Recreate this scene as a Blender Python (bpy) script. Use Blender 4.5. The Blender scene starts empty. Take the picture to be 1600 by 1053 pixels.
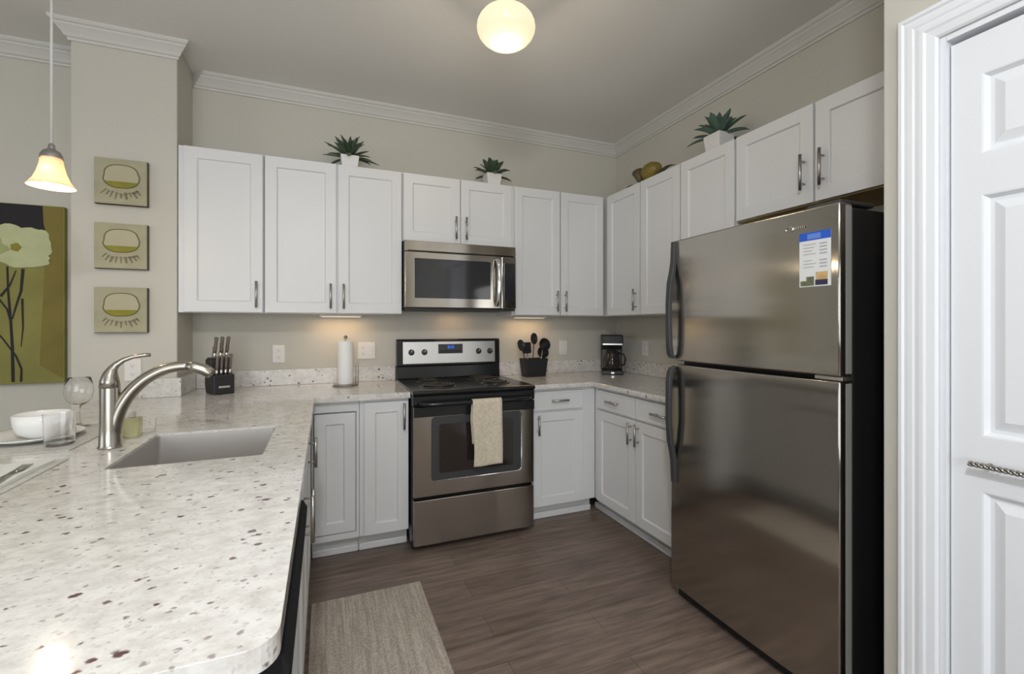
import bpy, bmesh, math, random
from mathutils import Vector, Matrix
random.seed(7)
S = bpy.context.scene
C = S.collection
PI = math.pi
H = 2.835                                   # ceiling height

# ---------------------------------------------------------------- camera
cam_d = bpy.data.cameras.new('camera'); cam = bpy.data.objects.new('camera', cam_d); C.objects.link(cam)
cam.location = (-2.327, -3.315, 1.300)
cam.rotation_euler = (PI/2, 0, -0.388)
cam_d.sensor_width = 36; cam_d.sensor_fit = 'HORIZONTAL'
cam_d.lens = 36*714.6/1600
cam_d.shift_y = -(526.5-508.5)/1600
cam_d.clip_start = 0.02
S.camera = cam

# ---------------------------------------------------------------- world, exposure
W = bpy.data.worlds.new('world'); S.world = W; W.use_nodes = True
wn = W.node_tree; bg = wn.nodes['Background']
sky = wn.nodes.new('ShaderNodeTexSky'); sky.sky_type = 'HOSEK_WILKIE'; sky.sun_direction = (0.4, 0.6, 0.7); sky.turbidity = 4
wn.links.new(sky.outputs[0], bg.inputs[0]); bg.inputs[1].default_value = 1.0
S.view_settings.view_transform = 'Standard'; S.view_settings.look = 'None'
S.view_settings.gamma = 1.0; S.view_settings.exposure = 0.10
S.view_settings.use_curve_mapping = False

def area(name, loc, rot, sx, sy, power, col):
    l = bpy.data.lights.new(name, 'AREA'); l.shape = 'RECTANGLE'; l.size = sx; l.size_y = sy
    l.energy = power; l.color = col
    o = bpy.data.objects.new(name, l); C.objects.link(o); o.location = loc; o.rotation_euler = rot
    return o
def point(name, loc, power, col, r=0.05):
    l = bpy.data.lights.new(name, 'POINT'); l.energy = power; l.color = col; l.shadow_soft_size = r
    o = bpy.data.objects.new(name, l); C.objects.link(o); o.location = loc
    return o
# daylight through the patio window behind the camera and the dining window on the left
area('daylight_rear_window', (-3.2, -6.42, 1.35), (PI/2, 0, 0), 3.0, 1.9, 84, (0.93, 0.97, 1.0))
area('daylight_left_window', (-6.92, -3.2, 1.5), (PI/2, 0, -PI/2), 2.6, 1.6, 26, (0.93, 0.97, 1.0))
# added lamps just behind the camera, standing in for ceiling-bounced flash
FLASH_POS = (-2.45, -3.55, 2.66)
hl = area('bounced_flash_down', (FLASH_POS[0], FLASH_POS[1], FLASH_POS[2]-0.115), (0, 0, 0), 0.12, 0.12, 16, (0.95, 0.972, 1.0)); hl.data.shape = 'DISK'
point('bounced_flash_point', (FLASH_POS[0], FLASH_POS[1], FLASH_POS[2]-0.12), 53, (0.95, 0.972, 1.0), 0.13)

# ---------------------------------------------------------------- materials
def nodes(m):
    m.use_nodes = True
    return m.node_tree.nodes, m.node_tree.links, m.node_tree.nodes['Principled BSDF']
def mat(name, col, rough=0.5, metal=0.0, bump=None, trans=0, emis=None, es=0, ior=1.45, coat=0, sheen=0, var=0, vscale=8):
    m = bpy.data.materials.new(name); n, l, b = nodes(m)
    b.inputs['Base Color'].default_value = (*col, 1); b.inputs['Roughness'].default_value = rough
    b.inputs['Metallic'].default_value = metal; b.inputs['IOR'].default_value = ior
    b.inputs['Transmission Weight'].default_value = trans
    b.inputs['Coat Weight'].default_value = coat
    b.inputs['Sheen Weight'].default_value = sheen
    if emis: b.inputs['Emission Color'].default_value = (*emis, 1); b.inputs['Emission Strength'].default_value = es
    tc = n.new('ShaderNodeTexCoord')
    if var:
        no = n.new('ShaderNodeTexNoise'); no.inputs['Scale'].default_value = vscale; no.inputs['Detail'].default_value = 4
        l.new(tc.outputs['Object'], no.inputs['Vector'])
        mx = n.new('ShaderNodeMix'); mx.data_type = 'RGBA'
        mx.inputs[6].default_value = (*[max(0, c*(1-var)) for c in col], 1); mx.inputs[7].default_value = (*[min(1, c*(1+var)) for c in col], 1)
        l.new(no.outputs['Fac'], mx.inputs[0]); l.new(mx.outputs[2], b.inputs['Base Color'])
    if bump:
        sc, st = bump[0], bump[1]
        mp = n.new('ShaderNodeMapping'); l.new(tc.outputs['Object'], mp.inputs[0])
        if len(bump) > 2: mp.inputs['Scale'].default_value = bump[2]
        no = n.new('ShaderNodeTexNoise'); no.inputs['Scale'].default_value = sc; no.inputs['Detail'].default_value = 3
        l.new(mp.outputs[0], no.inputs['Vector'])
        bp = n.new('ShaderNodeBump'); bp.inputs['Strength'].default_value = st; bp.inputs['Distance'].default_value = 0.002
        l.new(no.outputs['Fac'], bp.inputs['Height']); l.new(bp.outputs[0], b.inputs['Normal'])
    return m
M = {}
M['wall'] = mat('wall_paint', (0.55, 0.53, 0.47), 0.85, bump=(220, 0.12))
M['ceiling'] = mat('ceiling_paint', (0.80, 0.79, 0.76), 0.9, bump=(160, 0.15))
M['trim'] = mat('trim_paint', (0.80, 0.79, 0.76), 0.45)
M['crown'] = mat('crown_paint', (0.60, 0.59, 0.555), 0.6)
M['door'] = mat('door_paint', (0.78, 0.80, 0.83), 0.42)
M['cab'] = mat('cabinet_lacquer', (0.685, 0.688, 0.69), 0.38)
M['pot'] = mat('pot_ceramic', (0.72, 0.71, 0.69), 0.4)
M['kick'] = mat('toe_kick_paint', (0.62, 0.61, 0.59), 0.5)
M['ply'] = mat('raw_plywood', (0.55, 0.36, 0.12), 0.6, var=0.25, vscale=30)
M['nickel'] = mat('brushed_nickel', (0.44, 0.425, 0.41), 0.36, 1.0)
M['faucet'] = mat('faucet_nickel', (0.40, 0.375, 0.33), 0.27, 1.0)
M['sink'] = mat('sink_steel', (0.60, 0.575, 0.55), 0.36, 0.8)
def steel(name, col, rough, rot, aniso=0.85):
    m = mat(name, col, rough, 1.0); n, l, b = nodes(m)
    tg = n.new('ShaderNodeTangent'); tg.direction_type = 'RADIAL'; tg.axis = 'Z'
    l.new(tg.outputs[0], b.inputs['Tangent']); b.inputs['Anisotropic'].default_value = aniso; b.inputs['Anisotropic Rotation'].default_value = rot
    return m
M['steel'] = steel('fridge_steel', (0.46, 0.435, 0.40), 0.13, 0.0, 0.93)
M['steel_v'] = steel('range_steel', (0.46, 0.43, 0.395), 0.18, 0.25, 0.9)
M['steel_m'] = steel('microwave_steel', (0.50, 0.47, 0.43), 0.16, 0.25, 0.9)
M['steel_light'] = mat('light_steel', (0.66, 0.65, 0.63), 0.33, 1.0)
M['chrome'] = mat('chrome', (0.8, 0.8, 0.8), 0.12, 1.0)
M['black'] = mat('black_enamel', (0.012, 0.013, 0.014), 0.22)
M['black_dull'] = mat('dull_black_front', (0.012, 0.012, 0.013), 0.75)
M['black_dull'].node_tree.nodes['Principled BSDF'].inputs['Specular IOR Level'].default_value = 0.15
M['black_matte'] = mat('black_textured', (0.016, 0.016, 0.018), 0.5, bump=(300, 0.2))
M['black_plastic'] = mat('black_plastic', (0.02, 0.02, 0.021), 0.35)
M['grey_dark'] = mat('charcoal_plastic', (0.045, 0.046, 0.048), 0.35)
M['glass_dark'] = mat('dark_glass', (0.028, 0.028, 0.034), 0.07, ior=1.6)
M['glass_brown'] = mat('oven_glass', (0.022, 0.016, 0.014), 0.08, ior=1.6)
M['coil'] = mat('burner_coil', (0.05, 0.05, 0.05), 0.45, 0.6)
M['pan'] = mat('drip_pan', (0.10, 0.10, 0.10), 0.22, 0.9)
M['glass'] = mat('clear_glass', (1, 1, 1), 0.0, trans=1.0, ior=1.45)
M['thin_glass'] = mat('thin_glass', (1, 1, 1), 0.0, trans=1.0, ior=1.13, coat=0.5)
M['door_edge'] = mat('silver_paint', (0.42, 0.41, 0.39), 0.4, 0.3)
M['white'] = mat('white_porcelain', (0.82, 0.82, 0.80), 0.18)
M['plate'] = mat('outlet_plastic', (0.74, 0.71, 0.68), 0.4)
M['slot'] = mat('outlet_slot', (0.12, 0.11, 0.10), 0.6)
M['paper'] = mat('paper_towel', (0.84, 0.84, 0.82), 0.95, bump=(120, 0.6))
M['towel'] = mat('tea_towel', (0.60, 0.53, 0.41), 0.95, bump=(90, 1.0), sheen=0.3, var=0.32, vscale=55)
M['soap'] = mat('soap_liquid', (0.74, 0.74, 0.45), 0.1, trans=0.7)
M['leaf'] = mat('plant_leaf', (0.055, 0.085, 0.050), 0.45, var=0.5, vscale=18)
M['leaf_pale'] = mat('plant_leaf_blue', (0.085, 0.14, 0.105), 0.45, var=0.4, vscale=18)
M['gold'] = mat('olive_gold_glaze', (0.20, 0.15, 0.025), 0.4, var=0.5, vscale=20)
M['bronze'] = mat('bronze_brown', (0.12, 0.09, 0.045), 0.45, var=0.3, vscale=30)
M['knife_h'] = mat('knife_handle', (0.16, 0.13, 0.115), 0.4)
M['blue'] = mat('blue_print', (0.02, 0.10, 0.55), 0.5)
M['bluelite'] = mat('light_blue_print', (0.13, 0.25, 0.68), 0.5)
M['print'] = mat('grey_print', (0.42, 0.43, 0.44), 0.6)
M['sheet'] = mat('sheet_paper', (0.72, 0.73, 0.73), 0.6)
M['photo_warm'] = mat('warm_print', (0.55, 0.36, 0.16), 0.5, var=0.5, vscale=60)
M['photo_dark'] = mat('dark_print', (0.03, 0.03, 0.07), 0.5)
M['photo_green'] = mat('green_print', (0.14, 0.15, 0.08), 0.5, var=0.5, vscale=60)
M['led'] = mat('blue_display', (0.01, 0.02, 0.1), 0.3, emis=(0.03, 0.14, 0.8), es=0.7)
M['linen'] = mat('linen', (0.66, 0.66, 0.62), 0.9, bump=(250, 0.6), sheen=0.2)
M['mat'] = mat('woven_mat', (0.52, 0.51, 0.47), 0.8, bump=(200, 1.0), var=0.2, vscale=60)
M['silver'] = mat('flatware', (0.35, 0.34, 0.31), 0.2, 1.0)
M['cord'] = mat('white_cord', (0.60, 0.60, 0.58), 0.6)
# art colours
M['olive'] = mat('paint_olive', (0.225, 0.21, 0.055), 0.7, var=0.35, vscale=5)
M['ochre'] = mat('paint_ochre', (0.19, 0.15, 0.03), 0.7, var=0.3, vscale=6)
M['ink'] = mat('paint_black', (0.012, 0.010, 0.012), 0.7)
M['petal'] = mat('paint_petal', (0.46, 0.49, 0.27), 0.7, var=0.18, vscale=14)
M['petal2'] = mat('paint_petal_edge', (0.33, 0.35, 0.14), 0.7, var=0.2, vscale=14)
M['tile'] = mat('paint_parchment', (0.36, 0.34, 0.23), 0.8, var=0.22, vscale=14)
M['tile_edge'] = mat('tile_edge', (0.10, 0.085, 0.065), 0.8)
M['tile_glass'] = mat('paint_glass', (0.42, 0.39, 0.27), 0.8, var=0.1, vscale=12)
M['tile_line'] = mat('paint_outline', (0.13, 0.105, 0.045), 0.8)
M['wine'] = mat('paint_wine', (0.24, 0.22, 0.03), 0.8, var=0.25, vscale=20)
M['script'] = mat('paint_script', (0.19, 0.17, 0.11), 0.8)

def emissive(name, col, es, base=(0.9, 0.85, 0.75)):
    return mat(name, base, 0.3, emis=col, es=es)
M['dome'] = emissive('lit_glass_dome', (1.0, 0.80, 0.52), 0.92, (0.25, 0.23, 0.2))
M['bulb'] = emissive('lit_bulb', (1.0, 0.88, 0.68), 6.0)
M['strip'] = emissive('lit_strip', (1.0, 0.80, 0.55), 0.9)

def granite():
    m = bpy.data.materials.new('granite'); n, l, b = nodes(m)
    tc = n.new('ShaderNodeTexCoord')
    no = n.new('ShaderNodeTexNoise'); no.inputs['Scale'].default_value = 26; no.inputs['Detail'].default_value = 8; no.inputs['Roughness'].default_value = 0.72
    mpb = n.new('ShaderNodeMapping'); mpb.inputs['Scale'].default_value = (0.8, 1.15, 1.1); mpb.inputs['Rotation'].default_value = (0, 0, 0.35)
    l.new(tc.outputs['Object'], mpb.inputs[0]); l.new(mpb.outputs[0], no.inputs['Vector'])
    r1 = n.new('ShaderNodeValToRGB'); e = r1.color_ramp.elements
    e[0].position = 0.30; e[0].color = (0.50, 0.475, 0.445, 1); e[1].position = 0.58; e[1].color = (0.70, 0.685, 0.655, 1)
    l.new(no.outputs['Fac'], r1.inputs[0])
    last = r1.outputs[0]
    def flecks(scale, thr, gate, col, seed, st=(0.88, 1.15, 1.0), soft=0.05):
        nonlocal last
        mp = n.new('ShaderNodeMapping'); mp.inputs['Scale'].default_value = st; mp.inputs['Location'].default_value = (seed, seed*2.3, seed*0.7)
        mp.inputs['Rotation'].default_value = (0, 0, 0.25)
        nz = n.new('ShaderNodeTexNoise'); nz.inputs['Scale'].default_value = 110; nz.inputs['Detail'].default_value = 3
        ad = n.new('ShaderNodeVectorMath'); ad.operation = 'MULTIPLY_ADD'; ad.inputs[1].default_value = (0.011, 0.011, 0.011)
        l.new(tc.outputs['Object'], nz.inputs['Vector']); l.new(nz.outputs['Color'], ad.inputs[0]); l.new(tc.outputs['Object'], ad.inputs[2])
        l.new(ad.outputs[0], mp.inputs[0])
        vo = n.new('ShaderNodeTexVoronoi'); vo.inputs['Scale'].default_value = scale; l.new(mp.outputs[0], vo.inputs['Vector'])
        sx = n.new('ShaderNodeSeparateColor'); l.new(vo.outputs['Color'], sx.inputs[0])
        # radius varies with the cell: thr * random
        ml = n.new('ShaderNodeMath'); ml.operation = 'MULTIPLY'; ml.inputs[1].default_value = thr; l.new(sx.outputs[1], ml.inputs[0])
        gt = n.new('ShaderNodeMath'); gt.operation = 'LESS_THAN'; gt.inputs[1].default_value = gate; l.new(sx.outputs[0], gt.inputs[0])
        m2 = n.new('ShaderNodeMath'); m2.operation = 'MULTIPLY'; l.new(ml.outputs[0], m2.inputs[0]); l.new(gt.outputs[0], m2.inputs[1])
        sb = n.new('ShaderNodeMath'); sb.operation = 'SUBTRACT'; l.new(m2.outputs[0], sb.inputs[0]); l.new(vo.outputs['Distance'], sb.inputs[1])
        mr = n.new('ShaderNodeMapRange'); mr.inputs['From Min'].default_value = -soft; mr.inputs['From Max'].default_value = soft; l.new(sb.outputs[0], mr.inputs[0])
        g2 = n.new('ShaderNodeMath'); g2.operation = 'MULTIPLY'; l.new(mr.outputs[0], g2.inputs[0]); l.new(gt.outputs[0], g2.inputs[1])
        mx = n.new('ShaderNodeMix'); mx.data_type = 'RGBA'; mx.inputs[7].default_value = (*col, 1)
        l.new(g2.outputs[0], mx.inputs[0]); l.new(last, mx.inputs[6]); last = mx.outputs[2]
    flecks(150, 0.60, 0.24, (0.54, 0.51, 0.48), 5.3, soft=0.15)
    flecks(95, 0.46, 0.10, (0.33, 0.29, 0.27), 3.1, soft=0.1)
    flecks(62, 0.42, 0.11, (0.17, 0.13, 0.125), 7.7, soft=0.07)
    flecks(42, 0.34, 0.10, (0.10, 0.045, 0.05), 1.3, soft=0.06)
    l.new(last, b.inputs['Base Color']); b.inputs['Roughness'].default_value = 0.10
    b.inputs['IOR'].default_value = 1.5
    return m
M['granite'] = granite()

def wood_floor():
    m = bpy.data.materials.new('plank_floor'); n, l, b = nodes(m)
    tc = n.new('ShaderNodeTexCoord')
    br = n.new('ShaderNodeTexBrick'); br.offset = 0.37; br.offset_frequency = 2
    br.inputs['Scale'].default_value = 1.0; br.inputs['Brick Width'].default_value = 1.22; br.inputs['Row Height'].default_value = 0.152
    br.inputs['Mortar Size'].default_value = 0.0012; br.inputs['Mortar Smooth'].default_value = 0.3; br.inputs['Bias'].default_value = 0.0
    br.inputs['Color1'].default_value = (0.145, 0.107, 0.088, 1); br.inputs['Color2'].default_value = (0.205, 0.158, 0.132, 1)
    br.inputs['Mortar'].default_value = (0.05, 0.036, 0.03, 1)
    l.new(tc.outputs['Object'], br.inputs['Vector'])
    mp = n.new('ShaderNodeMapping'); mp.inputs['Scale'].default_value = (1.1, 11, 1); l.new(tc.outputs['Object'], mp.inputs[0])
    no = n.new('ShaderNodeTexNoise'); no.inputs['Scale'].default_value = 3.2; no.inputs['Detail'].default_value = 7; no.inputs['Roughness'].default_value = 0.65
    l.new(mp.outputs[0], no.inputs['Vector'])
    r = n.new('ShaderNodeValToRGB'); e = r.color_ramp.elements; e[0].position = 0.32; e[0].color = (0.62, 0.60, 0.58, 1); e[1].position = 0.68; e[1].color = (1.45, 1.42, 1.38, 1)
    l.new(no.outputs['Fac'], r.inputs[0])
    mx = n.new('ShaderNodeMix'); mx.data_type = 'RGBA'; mx.blend_type = 'MULTIPLY'; mx.inputs[0].default_value = 1
    l.new(br.outputs['Color'], mx.inputs[6]); l.new(r.outputs[0], mx.inputs[7]); l.new(mx.outputs[2], b.inputs['Base Color'])
    b.inputs['Roughness'].default_value = 0.42
    return m
M['floor'] = wood_floor()

def rug_mat():
    m = bpy.data.materials.new('rug_weave'); n, l, b = nodes(m)
    tc = n.new('ShaderNodeTexCoord')
    mp = n.new('ShaderNodeMapping'); mp.inputs['Scale'].default_value = (1, 0.05, 1); l.new(tc.outputs['Object'], mp.inputs[0])
    no = n.new('ShaderNodeTexNoise'); no.inputs['Scale'].default_value = 90; no.inputs['Detail'].default_value = 5; l.new(mp.outputs[0], no.inputs['Vector'])
    n2 = n.new('ShaderNodeTexNoise'); n2.inputs['Scale'].default_value = 160; l.new(tc.outputs['Object'], n2.inputs['Vector'])
    ad = n.new('ShaderNodeMath'); ad.operation = 'ADD'; l.new(no.outputs['Fac'], ad.inputs[0]); l.new(n2.outputs['Fac'], ad.inputs[1])
    r = n.new('ShaderNodeValToRGB'); e = r.color_ramp.elements; e[0].position = 0.42*2/2; e[0].color = (0.34, 0.29, 0.24, 1); e[1].position = 0.62; e[1].color = (0.56, 0.50, 0.43, 1)
    hf = n.new('ShaderNodeMath'); hf.operation = 'MULTIPLY'; hf.inputs[1].default_value = 0.5; l.new(ad.outputs[0], hf.inputs[0]); l.new(hf.outputs[0], r.inputs[0])
    l.new(r.outputs[0], b.inputs['Base Color']); b.inputs['Roughness'].default_value = 0.95
    bp = n.new('ShaderNodeBump'); bp.inputs['Strength'].default_value = 0.5; bp.inputs['Distance'].default_value = 0.003
    l.new(hf.outputs[0], bp.inputs['Height']); l.new(bp.outputs[0], b.inputs['Normal'])
    return m
M['rug'] = rug_mat()

# ---------------------------------------------------------------- mesh helpers
def V(*a): return Vector(a)
def NB(): return bmesh.new()
def box(bm, x0, x1, y0, y1, z0, z1):
    v = [bm.verts.new((x, y, z)) for x in (x0, x1) for y in (y0, y1) for z in (z0, z1)]
    for f in ((0,1,3,2), (4,6,7,5), (0,4,5,1), (2,3,7,6), (0,2,6,4), (1,5,7,3)): bm.faces.new([v[i] for i in f])
    return bm
def BX(*a): return box(NB(), *a)
def tube(bm, pts, r, seg=12, cap=True, flat=1.0):
    pts = [Vector(p) for p in pts]; n = len(pts)
    rs = r if isinstance(r, (list, tuple)) else [r]*n
    rings = []; up = None
    for i, p in enumerate(pts):
        t = (pts[min(i+1, n-1)]-pts[max(i-1, 0)]).normalized()
        if up is None:
            up = Vector((0, 0, 1)) if abs(t.z) < 0.9 else Vector((0, 1, 0))
        a = t.cross(up)
        if a.length < 1e-5: a = t.cross(Vector((1, 0, 0)))
        a.normalize(); b = a.cross(t).normalized(); up = b
        rings.append([bm.verts.new(p+(a*math.cos(2*PI*k/seg)*flat+b*math.sin(2*PI*k/seg))*rs[i]) for k in range(seg)])
    for i in range(n-1):
        for k in range(seg):
            bm.faces.new((rings[i][k], rings[i][(k+1) % seg], rings[i+1][(k+1) % seg], rings[i+1][k]))
    if cap: bm.faces.new(rings[0][::-1]); bm.faces.new(rings[-1])
    return bm
def lathe(bm, prof, c=(0, 0, 0), seg=32, sy=1.0, mtx=None):
    rings = []
    for r, z in prof:
        if r < 1e-6: vs = [bm.verts.new((c[0], c[1], c[2]+z))]
        else: vs = [bm.verts.new((c[0]+r*math.cos(2*PI*k/seg), c[1]+sy*r*math.sin(2*PI*k/seg), c[2]+z)) for k in range(seg)]
        rings.append(vs)
    for a, b in zip(rings, rings[1:]):
        if len(a) == 1 and len(b) == 1: continue
        for k in range(seg):
            k2 = (k+1) % seg
            if len(a) == 1: bm.faces.new((a[0], b[k2], b[k]))
            elif len(b) == 1: bm.faces.new((a[k], a[k2], b[0]))
            else: bm.faces.new((a[k], a[k2], b[k2], b[k]))
    if mtx is not None:
        for rr in rings: bmesh.ops.transform(bm, matrix=mtx, verts=rr)
    return bm
def prism(bm, poly, axis, a, b):
    """poly: 2-D points in the two other axes (cyclic order), extruded from a to b along axis."""
    def P(p, h):
        if axis == 'x': return (h, p[0], p[1])
        if axis == 'y': return (p[0], h, p[1])
        return (p[0], p[1], h)
    A = [bm.verts.new(P(p, a)) for p in poly]; B = [bm.verts.new(P(p, b)) for p in poly]
    n = len(poly)
    bm.faces.new(A); bm.faces.new(B[::-1])
    for i in range(n): bm.faces.new((A[i], B[i], B[(i+1) % n], A[(i+1) % n]))
    return bm
def rrect(x0, x1, y0, y1, r, seg=5):
    p = []
    for cx, cy, a0 in ((x1-r, y1-r, 0), (x0+r, y1-r, PI/2), (x0+r, y0+r, PI), (x1-r, y0+r, 1.5*PI)):
        for k in range(seg+1):
            a = a0+PI/2*k/seg; p.append((cx+r*math.cos(a), cy+r*math.sin(a)))
    return p
def obj(name, bm, m, parent=None, bevel=0, smooth=False, seg=2, loc=None):
    bmesh.ops.recalc_face_normals(bm, faces=bm.faces)
    me = bpy.data.meshes.new(name); bm.to_mesh(me); bm.free()
    ms = m if isinstance(m, list) else [m]
    for k in ms: me.materials.append(k)
    if smooth:
        for p in me.polygons: p.use_smooth = True
    o = bpy.data.objects.new(name, me); C.objects.link(o)
    if parent: o.parent = parent
    if loc: o.location = loc
    if bevel:
        bv = o.modifiers.new('bevel', 'BEVEL'); bv.width = bevel; bv.segments = seg; bv.limit_method = 'ANGLE'; bv.angle_limit = 0.6
        bv.harden_normals = False
    if smooth == 'auto':
        me.set_sharp_from_angle(angle=0.6)
    return o
def tag(o, label, cat, group=None):
    o['label'] = label; o['category'] = cat
    if group: o['group'] = group
    return o
def thing(name, label, cat, loc=(0, 0, 0), rz=0, group=None):
    o = bpy.data.objects.new(name, None); C.objects.link(o); o.empty_display_size = 0.1
    o.location = loc; o.rotation_euler = (0, 0, rz)
    return tag(o, label, cat, group)
def struct(name, bm, m, parent=None, **k):
    o = obj(name, bm, m, parent, **k)
    if not parent: o['kind'] = 'structure'
    return o
def dup(root, loc, rz, label, group=None):
    r = root.copy(); C.objects.link(r); r.location = loc; r.rotation_euler = (0, 0, rz); r['label'] = label
    if group: r['group'] = group
    for ch in list(root.children):
        c = ch.copy(); C.objects.link(c); c.parent = r
        for g in ch.children:
            d = g.copy(); C.objects.link(d); d.parent = c
    return r
def panel_slab(x0, x1, z0, z1, yb, yf, rects, prof):
    """slab from yb (back) to yf (front, smaller y) whose front has recessed / raised panels.
    rects: list of (xa, xb, za, zb); prof: list of (inset, depth) steps, depth measured inward from the front."""
    bm = NB()
    xs = sorted(set([x0, x1]+[r[0] for r in rects]+[r[1] for r in rects])); zs = sorted(set([z0, z1]+[r[2] for r in rects]+[r[3] for r in rects]))
    g = {(i, j): bm.verts.new((x, yf, z)) for i, x in enumerate(xs) for j, z in enumerate(zs)}
    def inrect(a, b, c, d): return any(r[0]-1e-6 <= a and b <= r[1]+1e-6 and r[2]-1e-6 <= c and d <= r[3]+1e-6 for r in rects)
    for i in range(len(xs)-1):
        for j in range(len(zs)-1):
            if not inrect(xs[i], xs[i+1], zs[j], zs[j+1]):
                bm.faces.new((g[i, j], g[i+1, j], g[i+1, j+1], g[i, j+1]))
    for (a, b, c, d) in rects:
        ia, ib, jc, jd = xs.index(a), xs.index(b), zs.index(c), zs.index(d)
        ring = [g[i, jc] for i in range(ia, ib+1)]+[g[ib, j] for j in range(jc+1, jd+1)]+[g[i, jd] for i in range(ib-1, ia-1, -1)]+[g[ia, j] for j in range(jd-1, jc, -1)]
        for (ins, dep) in prof:
            def q(v):
                x, z = v.co.x, v.co.z
                return x, z
            new = []
            for v in ring:
                ox, oz = v.co.x, v.co.z
                pr = getattr(q, 'p', None)
                new.append(None)
            # positions are remapped from the rectangle's border to the inset border
            for k, v in enumerate(ring):
                bx, bz = base[k] if (base := panel_slab.base.get(id(ring[0]))) else (v.co.x, v.co.z)
                new[k] = bm.verts.new((a+ins+(bx-a)*(b-a-2*ins)/(b-a), yf+dep, c+ins+(bz-c)*(d-c-2*ins)/(d-c)))
            n = len(ring)
            for k in range(n): bm.faces.new((ring[k], ring[(k+1) % n], new[(k+1) % n], new[k]))
            old = base if base else [(v.co.x, v.co.z) for v in ring]
            panel_slab.base[id(new[0])] = old
            ring = new
        bm.faces.new(ring)
    panel_slab.base.clear()
    # back and sides
    B = [bm.verts.new(p) for p in ((x0, yb, z0), (x1, yb, z0), (x1, yb, z1), (x0, yb, z1))]
    bm.faces.new(B)
    nx, nz = len(xs)-1, len(zs)-1
    bm.faces.new([B[0]]+[g[i, 0] for i in range(nx+1)]+[B[1]])
    bm.faces.new([B[1]]+[g[nx, j] for j in range(nz+1)]+[B[2]])
    bm.faces.new([B[2]]+[g[i, nz] for i in range(nx, -1, -1)]+[B[3]])
    bm.faces.new([B[3]]+[g[0, j] for j in range(nz, -1, -1)]+[B[0]])
    return bm
panel_slab.base = {}

# ---------------------------------------------------------------- the room
struct('floor', BX(-7, 0, -6.5, 0.1, -0.1, 0), M['floor'])
struct('ceiling', BX(-7, 0.1, -6.5, 0.1, H, H+0.1), M['ceiling'])
struct('wall_back', BX(-7, 0.1, 0, 0.1, 0, H), M['wall'])
struct('wall_right', BX(0, 0.1, -2.6, 0, 0, H), M['wall'])
struct('wall_column', BX(-3.526, -3.074, -0.314, 0, 0, H), M['wall'], bevel=0.006)
def holed_wall(name, ax, at, th, u0, u1, hu0, hu1, hz0, hz1):
    bm = NB()
    for (a, b, z0, z1) in ((u0, hu0, 0, H), (hu1, u1, 0, H), (hu0, hu1, 0, hz0), (hu0, hu1, hz1, H)):
        if b-a < 1e-4 or z1-z0 < 1e-4: continue
        if ax == 'x': box(bm, at, at+th, a, b, z0, z1)
        else: box(bm, a, b, at, at+th, z0, z1)
    return struct(name, bm, M['wall'])
DX = -0.82
# pantry wall with the door opening, and its stub beside the refrigerator
bm = NB()
prism(bm, [(0, -2.49), (DX, -2.49), (DX, -2.622), (DX+0.13, -2.622), (DX+0.13, -2.60), (0, -2.60)], 'z', 0, H)
struct('wall_stub', bm, M['wall'], bevel=0.004)
bm = NB(); box(bm, DX, DX+0.13, -3.42, -2.622, 2.06, H); box(bm, DX, DX+0.13, -6.5, -3.42, 0, H)
struct('wall_pantry', bm, M['wall'])
struct('wall_closet', BX(DX+0.75, DX+0.8, -3.6, -2.6, 0, H), M['wall'])
holed_wall('wall_rear', 'y', -6.6, 0.1, -7, DX+0.13, -4.7, -1.7, 0.4, 2.3)
holed_wall('wall_left', 'x', -7.1, 0.1, -6.6, 0.1, -4.5, -1.9, 0.7, 2.3)
def window(name, ax, at, u0, u1, z0, z1):
    bm = NB(); w = 0.05; um = (u0+u1)/2
    for (a, b, c, d) in ((u0, u0+w, z0, z1), (u1-w, u1, z0, z1), (um-w/2, um+w/2, z0, z1), (u0, u1, z0, z0+w), (u0, u1, z1-w, z1)):
        if ax == 'y': box(bm, a, b, at-0.02, at+0.02, c, d)
        else: box(bm, at-0.02, at+0.02, a, b, c, d)
    f = struct(name, bm, M['trim'])
    g = BX(u0, u1, at-0.003, at+0.003, z0, z1) if ax == 'y' else BX(at-0.003, at+0.003, u0, u1, z0, z1)
    obj('pane', g, M['glass'], f)
window('window_1', 'y', -6.55, -4.7, -1.7, 0.4, 2.3)
window('window_2', 'x', -7.05, -4.5, -1.9, 0.7, 2.3)

# crown moulding swept with mitres along the walls
def sweep(name, path, prof, m, skip=()):
    bm = NB(); n = len(path); rings = []
    for i, p in enumerate(path):
        p = Vector(p)
        d0 = (p-Vector(path[i-1])).normalized() if i else None
        d1 = (Vector(path[i+1])-p).normalized() if i < n-1 else None
        if d0 is None: d0 = d1
        if d1 is None: d1 = d0
        n0 = Vector((-d0.y, d0.x)); n1 = Vector((-d1.y, d1.x))
        mt = (n0+n1); mt = mt/(mt.dot(n0)) if mt.length > 1e-6 else n0
        rings.append([bm.verts.new((p.x+mt.x*o, p.y+mt.y*o, z)) for o, z in prof])
    k = len(prof)
    for i, (a, b) in enumerate(zip(rings, rings[1:])):
        if i in skip: bm.faces.new(a[::-1]); bm.faces.new(b); continue
        for j in range(k): bm.faces.new((a[j], a[(j+1) % k], b[(j+1) % k], b[j]))
    bm.faces.new(rings[0]); bm.faces.new(rings[-1][::-1])
    return struct(name, bm, m)
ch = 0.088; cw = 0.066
cp = [(0.0, H-ch), (0.008, H-ch), (0.010, H-ch+0.012), (0.018, H-ch+0.016), (0.026, H-ch+0.030), (0.040, H-ch+0.048), (0.050, H-0.030), (0.052, H-0.022), (0.060, H-0.018), (cw, H-0.010), (cw, H), (0.0, H)]
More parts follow.
